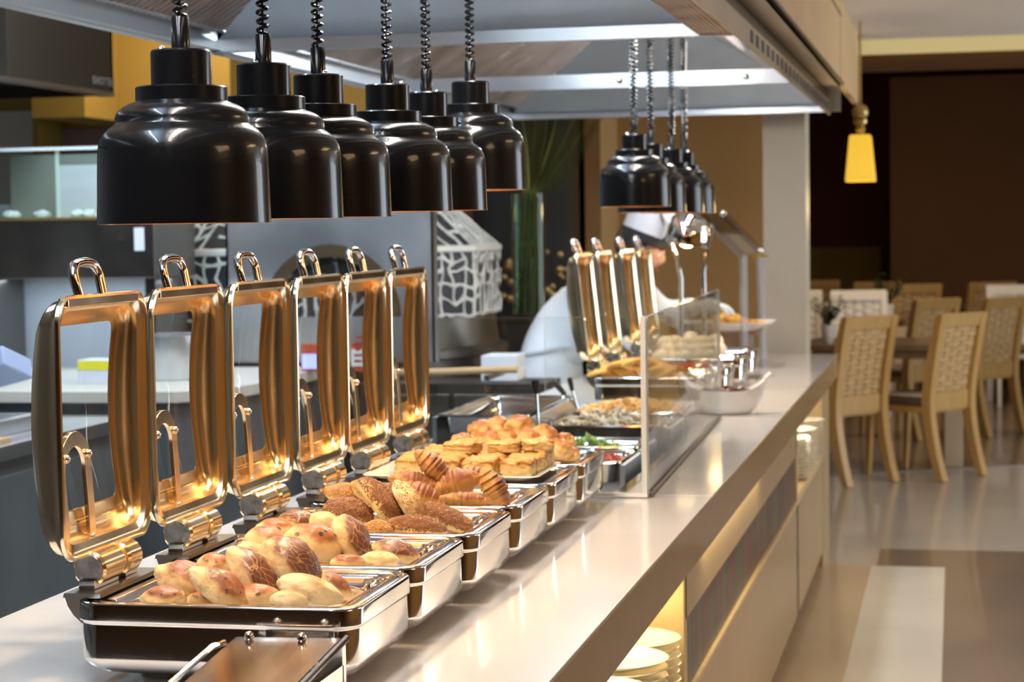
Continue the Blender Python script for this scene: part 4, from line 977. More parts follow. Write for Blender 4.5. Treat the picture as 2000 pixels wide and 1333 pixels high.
# steel front with arched mouth
fx0, fx1 = at(440, 450, 7.7).x+2.72, at(846, 450, 7.7).x+2.72
ft = MB(); n = 20; acx = (at(645, 520, 7.7).x+2.72); ar = .235; zf0, zf1, zc = .98, 1.95, 1.16
yf = 7.7-8.55
pts_o, pts_i = [], []
arch = [Vector((acx-ar*math.cos(PI*i/n), yf, zc+ar*math.sin(PI*i/n))) for i in range(n+1)]
outr = []
for i, p in enumerate(arch):
    a = PI*i/n; dx, dz = -math.cos(a), math.sin(a); sx = ((fx1 if dx > 0 else fx0)-acx)/dx if abs(dx) > 1e-4 else 1e9; sz = (zf1-zc)/dz if dz > 1e-4 else 1e9
    s_ = min(sx, sz); outr.append(Vector((acx+dx*s_, yf, zc+dz*s_)))
ft.loft([arch, outr], False, False, closed=False)
ft.add([(fx0, yf, zf0), (fx1, yf, zf0), (fx1, yf, zc), (fx0, yf, zc)], [(0, 1, 2, 3)])
ft.add([Vector((fx0, yf, zf1)), arch[0]*0+Vector((fx0, yf, zc)), Vector((fx0, yf, zf1))], [])
ft.box(fx0, fx0+.01, yf, yf+.06, zf0, zf1); ft.box(fx1-.01, fx1, yf, yf+.06, zf0, zf1); ft.box(fx0, fx1, yf, yf+.06, zf1-.01, zf1)
ft.build('steel_front', M['steel_b'], ov, ang=30)
am = MB(); ri_ = []
for rr_, yy in ((ar, yf-.004), (ar+.05, yf-.004)):
    ri_.append([Vector((acx-rr_*math.cos(PI*i/n), yy, zc+rr_*math.sin(PI*i/n))) for i in range(n+1)])
am.loft([ri_[0], ri_[1], [p+Vector((0, .01, 0)) for p in ri_[1]]], False, False, closed=False); am.build('mouth_arch', M['bronze'], ov)
mo = MB(); mo.loft([[Vector((acx-.23*math.cos(PI*i/n), yf+.02, zc+.23*math.sin(PI*i/n))) for i in range(n+1)], [Vector((acx-.2*math.cos(PI*i/n), yf+.25, zc+.2*math.sin(PI*i/n))) for i in range(n+1)]], False, True, closed=False); mo.build('mouth', M['dark'], ov)
MB().lathe([(.82, .96), (.83, .97), (.83, 1.0), (.79, 1.01), (.78, 1.13)], 48).build('oven_shoulder', M['steel_d'], ov)
MB().lathe([(.80, 0), (.80, .96)], 48).build('oven_base', M['steel_d'], ov)
# curved stone ledge counter in front of the oven
lg = thing('curved_counter', 'curved pale stone kitchen counter in front of the oven', 'counter', (0, 0, 0))
P_ = [(-3.0, 4.9), (-2.72, 4.85), (-2.48, 5.0), (-2.36, 5.35), (-2.34, 6.0), (-2.36, 6.9), (-2.40, 7.5)]
def ledge(z0, z1, off, mt, nm):
    f = [Vector((x+off, y, z0)) for x, y in P_]; bk = [Vector((-3.6, 7.5, z0)), Vector((-3.6, 4.9, z0))]
    ring = f+bk; MB().loft([ring, [p+Vector((0, 0, z1-z0)) for p in ring]]).build(nm, M[mt], lg, bev=.003)
P_ = [(-3.75, 6.42), (-2.9, 6.40), (-2.55, 6.42), (-2.42, 6.55), (-2.38, 6.8), (-2.38, 7.6)]
def ledge2(z0, z1, off, mt, nm):
    ring = [Vector((x-off, y+off, z0)) for x, y in P_]+[Vector((-3.75, 7.6, z0))]
    MB().loft([ring, [p+Vector((0, 0, z1-z0)) for p in ring]]).build(nm, M[mt], lg, bev=.003)
ledge2(.93, .97, 0, 'stone', 'ledge'); ledge2(0.0, .93, .04, 'kcab', 'cabinet')
# order screen and card on the counter under the oven mouth
sc = thing('order_screen', 'glowing pale blue screen with a red brown top frame in the kitchen', 'screen', at(612, 745, 7.35))
k = 1/ppm(sc.location); sc.location.z = .97
hz = at(612, 672, 7.35).z-.97; z2 = at(612, 692, 7.35).z-.97; wz = 24*k
MB().box(-wz, wz, 0, .03, 0, hz).build('case', M['rust'], sc, bev=.002)
MB().box(-wz+.004, wz-.004, -.003, 0, max(.01, at(612, 736, 7.35).z-.97), z2).build('display', M['screen'], sc)
cd = thing('framed_card', 'red framed white card with dark red print beside the screen', 'sign', at(712, 738, 7.35)); cd.location.z = .97
MB().box(-26*k, 22*k, 0, .012, 0, hz+.004).build('frame', M['rust'], cd, bev=.002)
MB().box(-26*k, 12*k, -.002, 0, .02, hz-.02).build('card', M['white'], cd)
for j, (tx, ww) in enumerate([(-20, 16), (-20, 22), (-18, 12), (-20, 20), (-16, 14)]):
    MB().box(tx*k, (tx+ww)*k, -.003, -.002, .035+j*.022, .044+j*.022).build('print_line', M['inkr'], cd)
# stacked white boxes, wooden rod, dark cabinets behind the glass
wb = thing('white_box', 'stacked white boxes behind the glass screen near the chef', 'box', at(975, 745, 7.6))
k = 1/ppm(wb.location); MB().box(-36*k, 36*k, 0, .18, 0, 23*k).build('lower_box', M['board'], wb, bev=.003); MB().box(-36*k, 34*k, 0, .18, 24*k, 50*k).build('upper_box', M['board'], wb, bev=.003)
kb = thing('back_cabinet', 'dark low kitchen cabinet behind the glass screen', 'cabinet', (-1.92, 7.5, 0))
zt = at(975, 746, 7.6).z
MB().box(-.30, .42, 0, .30, .08, zt).build('carcass', M['dark'], kb); MB().box(-.28, .40, .03, .30, 0, .08).build('plinth', M['dark'], kb)
MB().box(-.28, .05, -.012, 0, .12, zt-.04).build('door', M['steel_d'], kb, bev=.002); MB().box(.07, .40, -.012, 0, .12, zt-.04).build('door', M['steel_d'], kb, bev=.002)
wr = thing('wooden_peel_handle', 'horizontal pale wooden pole in front of the kitchen cabinet', 'pole', at(858, 727, 7.3))
e1 = at(995, 722, 7.3)-wr.location
MB().tube([(-.25, 0, -.004), (0, 0, 0), e1, e1+Vector((.03, 0, 0))], .014, 10).build('pole', M['wooden'], wr)
for q in (-.1, .18): MB().box(q-.01, q+.01, -.01, .26, -.03, -.012).build('hook', M['steel_d'], wr)
# vase and palm leaves on a dark column shelf
vz = at(1035, 618, 9.6)
vs = thing('glass_vase', 'tall clear cylindrical vase of palm stems behind the glass screen', 'vase', vz)
hh = at(1035, 378, 9.6).z-vz.z; vr = 34/ppm(vz)
MB().lathe([(vr, 0), (vr, hh), (vr-.004, hh), (vr-.004, .012), (.001, .012)], 36, cap1=False).build('glass', M['vase'], vs, ang=50)
for k in range(14):
    a = k*2.4; r_ = vr*.75*math.sqrt((k+.5)/14)
    MB().tube([(r_*math.cos(a), r_*math.sin(a), .015), (r_*.8*math.cos(a+.5), r_*.8*math.sin(a+.5), hh*.5), (r_*.5*math.cos(a+1), r_*.5*math.sin(a+1), hh+.02)], .006, 6).build('stem', M['palm'], vs)
def frond(tx, ty, Y, nl_=34):
    root = Vector((0, 0, hh-.05)); tip = at(tx, ty, Y)-vz; L_ = (tip-root)
    rb = MB(); pts = [root+L_*u+Vector((.05*u*(1-u), -.02*u, 0)) for u in [i/10 for i in range(11)]]
    rb.tube(pts, [.006-.0045*i/10 for i in range(11)], 6); r_ = rb.build('frond', M['palmrib'], vs)
    lf = MB()
    for i in range(2, nl_):
        u = i/nl_; p = root+L_*u+Vector((.05*u*(1-u), -.02*u, 0)); d = L_.normalized()
        for s_ in (-1, 1):
            side = d.cross(Vector((0, 1, 0))).normalized()*s_; ln = .19*(1-.55*u)
            q = p+side*ln*.55+d*ln*.85; mid = (p+q)/2+side*.004
            w_ = Vector((0, .003, 0))+d*-.0035
            lf.add([p-w_*.4, p+w_*.4, mid+w_, q, mid-w_], [(0, 1, 2, 3, 4)])
    lo = lf.build('leaflets', M['palm'], r_); lo['kind'] = 'stuff'
frond(1072, 222, 9.65); frond(1130, 215, 9.7); frond(1020, 220, 9.55); frond(1095, 205, 9.6); frond(1150, 240, 9.75); frond(1045, 200, 9.7)
sd = thing('side_table', 'dark cabinet under the palm vase', 'cabinet', (vz.x, vz.y, 0))
MB().box(-.16, .16, -.14, .16, 0, vz.z-.022).build('carcass', M['dark'], sd); MB().box(-.17, .17, -.15, .17, vz.z-.022, vz.z).build('top', M['dark'], sd, bev=.002)
# dark wall unit with a mosaic band behind the vase
du = thing('wall_unit', 'dark wall unit with a pebble mosaic band behind the palm vase', 'cabinet', (-2.60, 10.6, 0))
MB().box(-.05, .62, 0, .3, 0, 2.9).build('carcass', M['dark'], du)
mb_ = MB(); rn = random.Random(8)
for k in range(46):
    x, z = rn.uniform(-.02, .60), rn.uniform(1.10, 1.40); mb_.ball((x, -.004, z), rn.uniform(.012, .028), 8, 4, sy=.3)
o = mb_.build('mosaic_pebbles', M['brass'], du); o['kind'] = 'stuff'
# second hood box at upper left
h2 = thing('kitchen_hood', 'dark steel kitchen hood box at the upper left with faint lettering', 'extractor hood', (0, 0, 0))
pB = at(222, 187, 7.9); XH = pB.x; pN = atx(17, 157, XH); zt = 2.85
MB().box(XH-.05, XH, pN.y, 7.9, pB.z, zt).build('side_panel', M['khood'], h2, bev=.003)
MB().box(XH-1.2, XH-.05, 3.0, 7.9, pB.z+.05, pB.z+.06).build('filter_panel', M['dark'], h2)
MB().box(XH-.055, XH+.004, 3.0, 7.9, pB.z-.004, pB.z+.012).build('rim', M['steel_b'], h2)
MB().box(XH-1.2, XH, 7.88, 7.90, pB.z, zt).build('end_panel', M['khood'], h2)
tx = bpy.data.curves.new('lettering', 'FONT'); tx.body = 'ISHOTTEH'; tx.size = .046; tx.extrude = .0005; to = bpy.data.objects.new('lettering', tx); COL.objects.link(to); tx.materials.append(M['ink'])
bpy.context.view_layer.update(); _me = bpy.data.meshes.new_from_object(to); _t2 = bpy.data.objects.new('lettering', _me); COL.objects.link(_t2); _t2.parent = h2
q = atx(180, 163, XH); _t2.location = (XH+.002, q.y, q.z); _t2.rotation_euler = (PI/2, 0, PI/2); bpy.data.objects.remove(to)
# yellow soffits
struct(slab('trim_5', at(62, 200, 8.9).x, at(165, 200, 8.9).x, 8.9, 9.9, at(100, 230, 8.9).z, 2.9, M['yellow']))
struct(slab('trim_6', at(165, 200, 9.3).x, at(450, 200, 9.3).x, 9.3, 9.9, at(250, 228, 9.3).z, 2.9, M['yellow']))
struct(slab('trim_7', at(65, 300, 9.6).x, at(76, 300, 9.6).x, 9.6, 9.88, 0, at(62, 230, 9.6).z, M['yellow']))
# glass fronted shelf case
gc = thing('glass_case', 'glass topped refrigerated case on a steel housing at the left', 'display case', (0, 0, 0))
Yc = 7.15
a0, a1 = at(-70, 428, Yc), at(300, 436, Yc); zt = at(100, 294, Yc).z
MB().box(a0.x, a1.x, Yc, Yc+.42, at(100, 545, Yc).z, a0.z-.01).build('housing', M['steel_d'], gc, bev=.004)
MB().box(a0.x, a1.x, Yc-.005, Yc+.42, a0.z-.01, a0.z).build('shelf_edge', M['brass'], gc)
MB().add([(a0.x, Yc, a0.z), (a1.x, Yc, a0.z), (a1.x, Yc, zt), (a0.x, Yc, zt)], [(0, 1, 2, 3)]).build('front_glass', M['vase'], gc)
MB().box(a0.x, a1.x, Yc-.004, Yc+.004, zt, zt+.012).build('top_rail', M['gedge'], gc)
MB().box(a0.x, a1.x, Yc+.40, Yc+.42, a0.z, zt).build('back_panel', M['caseback'], gc)
for x in (-36, 108, 298): MB().box(at(x, 300, Yc).x-.006, at(x, 300, Yc).x+.006, Yc+.01, Yc+.02, a0.z, zt).build('upright', M['gedge'], gc)
MB().box(at(262, 440, Yc).x, at(281, 440, Yc).x, Yc-.003, Yc, at(262, 490, Yc).z, at(262, 445, Yc).z).build('label_plate', M['board'], gc)
MB().box(at(231, 440, Yc).x, at(243, 440, Yc).x, Yc-.01, Yc, at(231, 472, Yc).z, at(231, 458, Yc).z).build('latch', M['dark'], gc)
zb = at(100, 545, Yc).z
MB().box(-4.1, at(308, 500, 7.6).x, 7.56, 7.575, .97, 1.62).build('splash_panel', M['splash'], gc)
ul = area('added_case_light', (-3.3, 7.35, zb-.01), (0, 0, 0), 1.2, .05, 5, COOL); ul.parent = gc  # lamp added under the case to brighten the splash panel
for x in (a0.x+.04, a1.x-.04): MB().box(x-.02, x+.02, Yc+.05, Yc+.37, .97, zb).build('leg', M['steel_d'], gc)
bd = thing('white_board', 'white board standing inside the glass case', 'board', (at(155, 400, 7.35).x, 7.38, a0.z)); 
MB().box(-.10, .13, 0, .01, 0, at(150, 322, 7.35).z-a0.z).build('sheet', M['board'], bd)
for k, (x, w_) in enumerate([(20, 30), (80, 26), (150, 22), (172, 20)]):
    q = at(x, 420, 7.25); o = place_bm(blob(w_/900, .04, .018, 200+k, .2), 'wrapped_food', M['cloth'], Vector((q.x, 7.26, a0.z+.012)), Matrix.Identity(4), 'wrapped white food parcel on the case shelf, %s from the left' % ['first', 'second', 'third', 'fourth'][k], 'parcel', 'wrapped parcels on the case shelf')
# weighing scale, pots
sc2 = thing('weighing_scale', 'blue grey weighing machine tilted up on the kitchen worktop at the left edge', 'scale', (-2.93, 5.62, .90))
p0 = at(-40, 735, 5.6); 
MB().box(-.16, .16, -.1, .22, 0, .05).build('base', M['steel_b'], sc2, bev=.006)
MB().box(-.03, .03, .05, .12, .05, .16).build('neck', M['steel_d'], sc2)
hdm = Matrix.Translation((.0, .06, .20)) @ Matrix.Rotation(math.radians(-14), 4, 'Y') @ Matrix.Rotation(math.radians(-18), 4, 'X')
MB().box(-.22, .15, -.02, .16, -.035, .03, 0, hdm).build('head', M['bluegrey'], sc2, bev=.008)
MB().box(-.15, -.125, -.0225, -.02, -.012, .015, 0, hdm).box(-.15, -.10, -.0225, -.02, -.014, -.006, 0, hdm).build('yellow_mark', M['yel'], sc2)
for x in (-.10, -.03, .04): MB().ball(hdm @ Vector((x, .05, .045)), .025, 10, 6, sz=.8).build('knob', M['blackm'], sc2)
def pot(name, label, x, y, z, r, h, mt, rim=True, cat='pot', group=None):
    t = thing(name, label, cat, (x, y, z), 0, group)
    MB().lathe([(r*.93, 0), (r, .01), (r, h), (r+.006, h+.003), (r-.002, h+.002), (r-.004, .012), (.001, .01)], 36).build('vessel', M[mt], t)
    for s_ in (-1, 1): MB().tube([(s_*r, -.03, h*.8), (s_*(r+.035), -.02, h*.85), (s_*(r+.035), .02, h*.85), (s_*r, .03, h*.8)], .006, 8).build('handle', M['steel'], t)
    return t
q = at(85, 832, 5.6); pot('cooking_pot', 'wide shallow steel pan on the kitchen worktop behind the nearest lid', -2.92, 5.28, .917, .15, .075, 'potm')
MB().box(-.22, .26, -.16, .18, 0, .016).build('cutting_board', M['wooden'], None, (-2.93, 5.28, .90), bev=.003); o = bpy.data.objects['cutting_board']; tag(o, 'pale wooden board under the shallow pan', 'board')
pot('stock_pot', 'tall steel pot with side handles seen through the second lid', at(322, 760, 6.9).x, 6.95, .97, .10, .16, 'steel_b')
pot('stock_pot', 'small steel pot beside the tall one seen through the nearest lid', at(240, 760, 6.8).x, 7.1, .97, .08, .07, 'steel_b')
yb = thing('carton', 'white carton with a yellow band seen through the nearest lid', 'box', (at(188, 830, 6.7).x, 6.72, .97))
MB().box(-.075, .075, 0, .12, 0, .085).build('carton_body', M['board'], yb, bev=.002); MB().box(-.072, .072, -.002, 0, .050, .082).build('yellow_band', M['yel'], yb)

# ------------------------------------------------------------------ chef
ch = thing('person', 'person in white chef jacket, tall white hat and black band bending over the counter', 'person', (-1.68, 8.3, 0))
CB = Vector((-1.68, 8.3, 0))
def skin(name, verts, edges, rad, mt, root=0, sub=2, parent=ch):
    me = bpy.data.meshes.new(name); me.from_pydata([tuple(Vector(v)-CB) for v in verts], edges, []); me.materials.append(mt)
    o = bpy.data.objects.new(name, me); COL.objects.link(o); o.parent = parent
    sk = o.modifiers.new('skin', 'SKIN'); sk.use_smooth_shade = True
    for i, d in enumerate(me.skin_vertices[0].data):
        d.radius = rad[i] if isinstance(rad[i], tuple) else (rad[i], rad[i]); d.use_root = (i == root)
    s_ = o.modifiers.new('subsurf', 'SUBSURF'); s_.levels = sub; s_.render_levels = sub
    return o
V = [(-1.68, 8.30, .92), (-1.62, 8.30, 1.02), (-1.50, 8.30, 1.14), (-1.38, 8.31, 1.25), (-1.315, 8.32, 1.31),          # pelvis..neck 0-4
     (-1.42, 8.13, 1.235), (-1.40, 7.90, 1.12), (-1.25, 7.79, 1.06),                                                       # near arm 5-7
     (-1.32, 8.47, 1.25), (-1.19, 8.52, 1.13), (-1.03, 8.46, 1.165),                                                      # far arm 8-10
     (-1.68, 8.20, .86), (-1.70, 8.19, .50), (-1.74, 8.20, .09), (-1.62, 8.20, .04),                                      # near leg 11-14
     (-1.68, 8.40, .86), (-1.69, 8.41, .50), (-1.73, 8.40, .09), (-1.61, 8.41, .04)]                                      # far leg 15-18
Ed = [(0, 1), (1, 2), (2, 3), (3, 4), (3, 5), (5, 6), (6, 7), (3, 8), (8, 9), (9, 10), (0, 11), (11, 12), (12, 13), (13, 14), (0, 15), (15, 16), (16, 17), (17, 18)]
Rd = [(.13, .15), (.125, .15), (.13, .165), (.12, .17), .06, .075, .058, .042, .075, .056, .042, .095, .065, .045, .04, .095, .065, .045, .04]
bodyo = skin('body', V, Ed, Rd, M['cloth'])
# skirt of the jacket and apron, flaring from the waist
ak = MB(); rings = []
for j in range(9):
    v = j/8; z = 1.00-.30*v; cx = -1.66-.03*v; rr_ = .145+.045*v
    rings.append([Vector((cx+rr_*math.cos(a)*(1+.07*v*math.sin(a*6+1)), 8.30+(rr_+.01)*math.sin(a)*(1+.07*v*math.cos(a*5)), z+.03*math.cos(a)*(1-v)+(.02*v*math.sin(3*a))))-CB for a in [2*PI*i/40 for i in range(40)]])
ak.loft(rings, False, False); o = ak.build('apron', M['cloth'], ch, ang=80)
tie = MB(); tie.loft([[Vector((-1.655+.156*math.cos(a)*f_, 8.30+.166*math.sin(a)*f_, z+.03*math.cos(a)))-CB for a in [2*PI*i/40 for i in range(40)]] for z, f_ in ((.985, 1), (.988, 1.03), (1.0, 1.03), (1.003, 1))], False, False); tie.build('apron_tie', M['board'], ch)
for s_, y in ((-1, 8.20), (1, 8.40)):
    MB().tube([Vector((-1.75, y, .03))-CB, Vector((-1.66, y, .045))-CB, Vector((-1.55, y, .03))-CB], [.035, .045, .03], 10, flat=.8).build('shoe', M['blackm'], ch)
    MB().tube([Vector((-1.68, y, .80))-CB, Vector((-1.70, y, .50))-CB, Vector((-1.74, y, .10))-CB], [.105, .078, .058], 14).build('trouser_leg', M['trouser'], ch)
# head with face
hc = Vector((-1.262, 8.32, 1.405)); bm = bmesh.new(); bmesh.ops.create_icosphere(bm, subdivisions=4, radius=1)
for v in bm.verts:
    p = v.co.copy(); x, y, z = p.x*.096, p.y*.076, p.z*.115
    if z < 0: x *= 1-.18*(-p.z); y *= 1-.30*(-p.z)
    if p.x > .2:
        x += .026*math.exp(-((p.y)/.18)**2-((p.z+.12)/.20)**2)          # nose
        x += .008*math.exp(-((p.y)/.3)**2-((p.z+.50)/.09)**2)           # lips
        x += .010*math.exp(-((p.y)/.3)**2-((p.z+.82)/.15)**2)           # chin
        x -= .010*math.exp(-((abs(p.y)-.34)/.14)**2-((p.z-.03)/.12)**2) # eye sockets
        x += .006*math.exp(-((p.z-.22)/.10)**2)
    v.co = Vector((x, y, z))
me = bpy.data.meshes.new('head'); bm.to_mesh(me); bm.free(); me.materials.append(M['skin']); me.polygons.foreach_set('use_smooth', [True]*len(me.polygons))
hd_ = bpy.data.objects.new('head', me); COL.objects.link(hd_); hd_.parent = ch; hd_.location = hc-CB; hd_.rotation_euler = (0, math.radians(22), .1)
for s_ in (-1, 1):
    MB().ball((.080, s_*.028, .004), .010, 12, 8).build('eye', M['white'], hd_); MB().ball((.089, s_*.028, .003), .0045, 10, 6).build('pupil', M['dark'], hd_)
    MB().ball((.0, s_*.077, -.005), .026, 12, 8, sx=.75, sy=.35).build('ear', M['skin'], hd_)
    MB().tube([(.084, s_*.016, .026), (.088, s_*.030, .029), (.080, s_*.044, .025)], .0035, 6).build('eyebrow', M['dark'], hd_)
MB().tube([(.092, -.018, -.056), (.098, 0, -.055), (.092, .018, -.056)], .004, 8).build('mouth', M['rust'], hd_)
MB().ball((-.014, 0, .018), .098, 20, 12, sy=.82, sz=1.0).build('hair', M['dark'], hd_)
MB().lathe([(.098, .030), (.100, .034), (.100, .068), (.098, .070)], 36, cap0=False, cap1=False).build('hat_band', M['hatb'], hd_)
ht = MB(); n = 48; rings = []
for z, r_ in ((.068, .097), (.10, .099), (.15, .101), (.178, .101), (.184, .095), (.184, .01)):
    rings.append([Vector((r_*(1+.02*math.cos(i*PI/2))*math.cos(2*PI*i/n), r_*(1+.02*math.cos(i*PI/2))*math.sin(2*PI*i/n), z)) for i in range(n)])
ht.loft(rings, False, True); ht.build('hat', M['cloth'], hd_, ang=50)
nk = MB(); nk.tube([Vector((-1.34, 8.32, 1.29))-CB, hc-CB+Vector((-.02, 0, -.05))], [.056, .050], 14); nk.build('neck', M['skin'], ch)
cl_ = MB(); cl_.tube([Vector((-1.36, 8.32, 1.275))-CB, Vector((-1.325, 8.32, 1.325))-CB], [.078, .068], 18, caps=False); cl_.build('collar', M['cloth'], ch)
def hand(wr_, d, up, name):
    wr_ = Vector(wr_); d = Vector(d).normalized(); up = Vector(up); s_ = d.cross(up).normalized(); up = s_.cross(d)
    vs_, es_, rd_ = [wr_, wr_+d*.05, wr_+d*.085], [(0, 1), (1, 2)], [(.022, .026), (.018, .036), (.014, .036)]
    for k, (o_, l_) in enumerate(((-.030, .062), (-.010, .074), (.010, .070), (.028, .055))):
        b_ = len(vs_); p = wr_+d*.088+s_*o_
        vs_ += [p, p+d*l_*.5-up*.008, p+d*l_*.8-up*.028, p+d*l_*.88-up*.046]; es_ += [(2, b_), (b_, b_+1), (b_+1, b_+2), (b_+2, b_+3)]; rd_ += [.0095, .009, .008, .007]
    b_ = len(vs_); p = wr_+d*.035-s_*.034; vs_ += [p, p+d*.03-s_*.018-up*.012, p+d*.055-s_*.016-up*.030]; es_ += [(1, b_), (b_, b_+1), (b_+1, b_+2)]; rd_ += [.012, .010, .008]
    return skin(name, vs_, es_, rd_, M['glove'], 0, 2)
hand((-1.05, 8.465, 1.163), (1, -.1, .05), (0, 0, 1), 'hand'); hand((-1.262, 7.795, 1.068), (.85, -.02, -.35), (.3, 0, .9), 'hand')

# ------------------------------------------------------------------ dining area
def make_chair(wm, sm, label, pale=False):
    t = thing('dining_chair', label, 'chair')
    W, T = .215, .045
    def bx(z): return -.20-.10*max(0, (z-.45)/.52)**1.4-(.10*((.45-z)/.45)**1.7 if z < .45 else 0)
    for s_ in (-1, 1):
        rings = []
        for k in range(15):
            z = .955*k/14; y = bx(z); w_ = .026; d_ = .024+.009*math.sin(PI*z/.95)
            rings.append([Vector((s_*(W-.02)-w_, y-d_, z)), Vector((s_*(W-.02)+w_, y-d_, z)), Vector((s_*(W-.02)+w_, y+d_, z)), Vector((s_*(W-.02)-w_, y+d_, z))])
        MB().loft(rings).build('back_post', wm, t, bev=.003)
        MB().add([(s_*.18-.02, .21, .42), (s_*.18+.02, .21, .42), (s_*.18+.02, .25, .42), (s_*.18-.02, .25, .42), (s_*.18-.014, .235, 0), (s_*.18+.014, .235, 0), (s_*.18+.014, .262, 0), (s_*.18-.014, .262, 0)],
                 [(0, 1, 2, 3), (4, 7, 6, 5), (0, 4, 5, 1), (1, 5, 6, 2), (2, 6, 7, 3), (3, 7, 4, 0)]).build('leg', wm, t, bev=.003)
    def rail(z0, z1, n, th=.014, x=W-.035):
        y0, y1 = bx(z0), bx(z1)
        MB().add([(-x, y0-th, z0), (x, y0-th, z0), (x, y0+th, z0), (-x, y0+th, z0), (-x, y1-th, z1), (x, y1-th, z1), (x, y1+th, z1), (-x, y1+th, z1)], [(0, 3, 2, 1), (4, 5, 6, 7), (0, 1, 5, 4), (1, 2, 6, 5), (2, 3, 7, 6), (3, 0, 4, 7)]).build(n, wm, t, bev=.003)
    rail(.885, .965, 'top_rail', .018, W+.002); rail(.40, .505, 'lower_rail')
    MB().box(-.20, .20, -.20, .24, .385, .425).build('seat_frame', wm, t, bev=.004)
    MB().loft([rr(.195, .215, .03, .425, 0, .015), rr(.212, .232, .04, .437, 0, .015), rr(.212, .232, .04, .465, 0, .015), rr(.195, .215, .04, .482, 0, .015)]).build('seat', M['cushion'], t, ang=60)
    NR = 13; zs = [.508+(k+.5)*.375/NR for k in range(NR)]
    for k, z in enumerate(zs):
        b = MB(); n = 20; rings = []
        for i in range(n+1):
            x = -.18+.36*i/n; wob = .007*math.sin(PI*(x+.18)/.072+(PI if k % 2 else 0)); y = bx(z)+wob
            rings.append([Vector((x, y-.002, z-.0105)), Vector((x, y+.002, z-.0105)), Vector((x, y+.002, z+.0105)), Vector((x, y-.002, z+.0105))])
        b.loft(rings); b.build('woven_strap', sm, t)
    for x in (-.144, -.072, 0, .072, .144):
        b = MB(); rings = [[Vector((x-.024, bx(z)-.0025, z)), Vector((x+.024, bx(z)-.0025, z)), Vector((x+.024, bx(z)+.0025, z)), Vector((x-.024, bx(z)+.0025, z))] for z in [.50+.386*i/8 for i in range(9)]]
        b.loft(rings); b.build('upright_strap', sm, t)
    return t
c0 = make_chair(M['chairw'], M['strap'], '')
c1 = make_chair(M['chairlit'], M['chairlit'], '', True)
def put(proto, x, y, rz, label, first):
    o = proto if first else dup(proto)
    o.location = (x, y, .003); o.rotation_euler = (0, 0, rz); return tag(o, label, 'chair', 'oak dining chairs' if proto is c0 else 'dining chairs painted as brightly lit')
R_ = math.radians
put(c0, -.70, 12.02, R_(50), 'oak chair with woven back nearest the counter end, partly behind it', True)
put(c0, -.20, 12.32, R_(54), 'oak chair with woven back and brown seat, nearest the camera', False)
put(c0, .12, 14.85, R_(50), 'oak chair with woven back at the right, beside the right hand table', False)
put(c0, -.34, 14.60, R_(48), 'oak chair behind the nearest one, across its table', False)
put(c0, -.42, 18.1, R_(20), 'oak chair back seen above the one behind the nearest', False)
put(c0, .20, 18.5, R_(24), 'oak chair far right by the brown wall', False)
put(c0, -1.36, 19.5, R_(20), 'oak chair beside the pillar in front of the sofa', False)
put(c0, -.78, 18.9, R_(20), 'oak chair in front of the sofa, right of the chair painted as lit', False)
put(c1, -.70, 16.0, R_(188), 'slatted chair painted white as brightly lit, facing the camera in the middle of the tables', True)
put(c1, .50, 17.1, R_(186), 'slatted chair painted white as brightly lit, at the right edge of the picture', False)
put(c1, -1.22, 16.1, R_(186), 'slatted chair painted white as brightly lit, half hidden by the pillar', False)
def make_table(x, y, label, first, w_=.42, d_=.42):
    t = thing('dining_table', label, 'table', (x, y, .003), 0, 'dining tables')
    MB().box(-w_, w_, -d_, d_, .71, .75).build('table_top', M['tablew'], t, bev=.003)
    MB().box(-w_+.04, w_-.04, -d_+.04, d_-.04, .66, .71).build('apron', M['tablew'], t)
    for sx in (-1, 1):
        for sy in (-1, 1): MB().box(sx*(w_-.07)-.055, sx*(w_-.07)+.055, sy*(d_-.07)-.055, sy*(d_-.07)+.055, 0, .66).build('leg', M['tleg'], t, bev=.003)
    return t
make_table(-.42, 13.08, 'dining table with thick cream legs behind the two nearest chairs', True, .48, .40)
make_table(-.05, 13.15+.35, 'dining table behind the nearest chair', True, .30, .30) if False else None
make_table(.93, 15.3, 'dining table with thick cream legs at the right edge', True)
make_table(-.78, 17.0, 'dining table behind the chair painted as lit in the middle', True)
make_table(.40, 19.2, 'dining table by the brown wall at the far right', True, .35, .3)
def plant(x, y, z, h, label, seed):
    t = thing('potted_plant', label, 'plant', (x, y, z), 0, 'table plants'); rn = random.Random(seed)
    MB().lathe([(.035, 0), (.045, .09), (.042, .09), (.033, .01)], 20).build('pot', M['ceramic'], t)
    for k in range(13):
        a = rn.random()*6.28; ln = h*rn.uniform(.6, 1); d = Vector((math.cos(a)*.55, math.sin(a)*.55, 1)).normalized()
        b = MB(); b.tube([(0, 0, .08), d*ln*.5+Vector((0, 0, .08)), d*ln+Vector((math.cos(a)*.03, math.sin(a)*.03, .06))], .003, 5); s_ = b.build('stalk', M['leaf'], t)
        lf = MB()
        for j in range(3, 12):
            p = d*ln*j/11+Vector((0, 0, .08)); a2 = j*2.4+k; q = p+Vector((math.cos(a2)*.055, math.sin(a2)*.055, .02)); wv = Vector((-math.sin(a2), math.cos(a2), 0))*.014
            lf.add([p, (p+q)/2+wv, q, (p+q)/2-wv], [(0, 1, 2, 3)])
        lo = lf.build('leaves', M['leaf'], s_); lo['kind'] = 'stuff'
plant(-.80, 13.3, .753, .22, 'leafy plant in a white pot on the table by the pillar', 1)
plant(-.52, 16.72, .753, .28, 'leafy plant in a white pot on the table behind the chair painted as lit', 2)
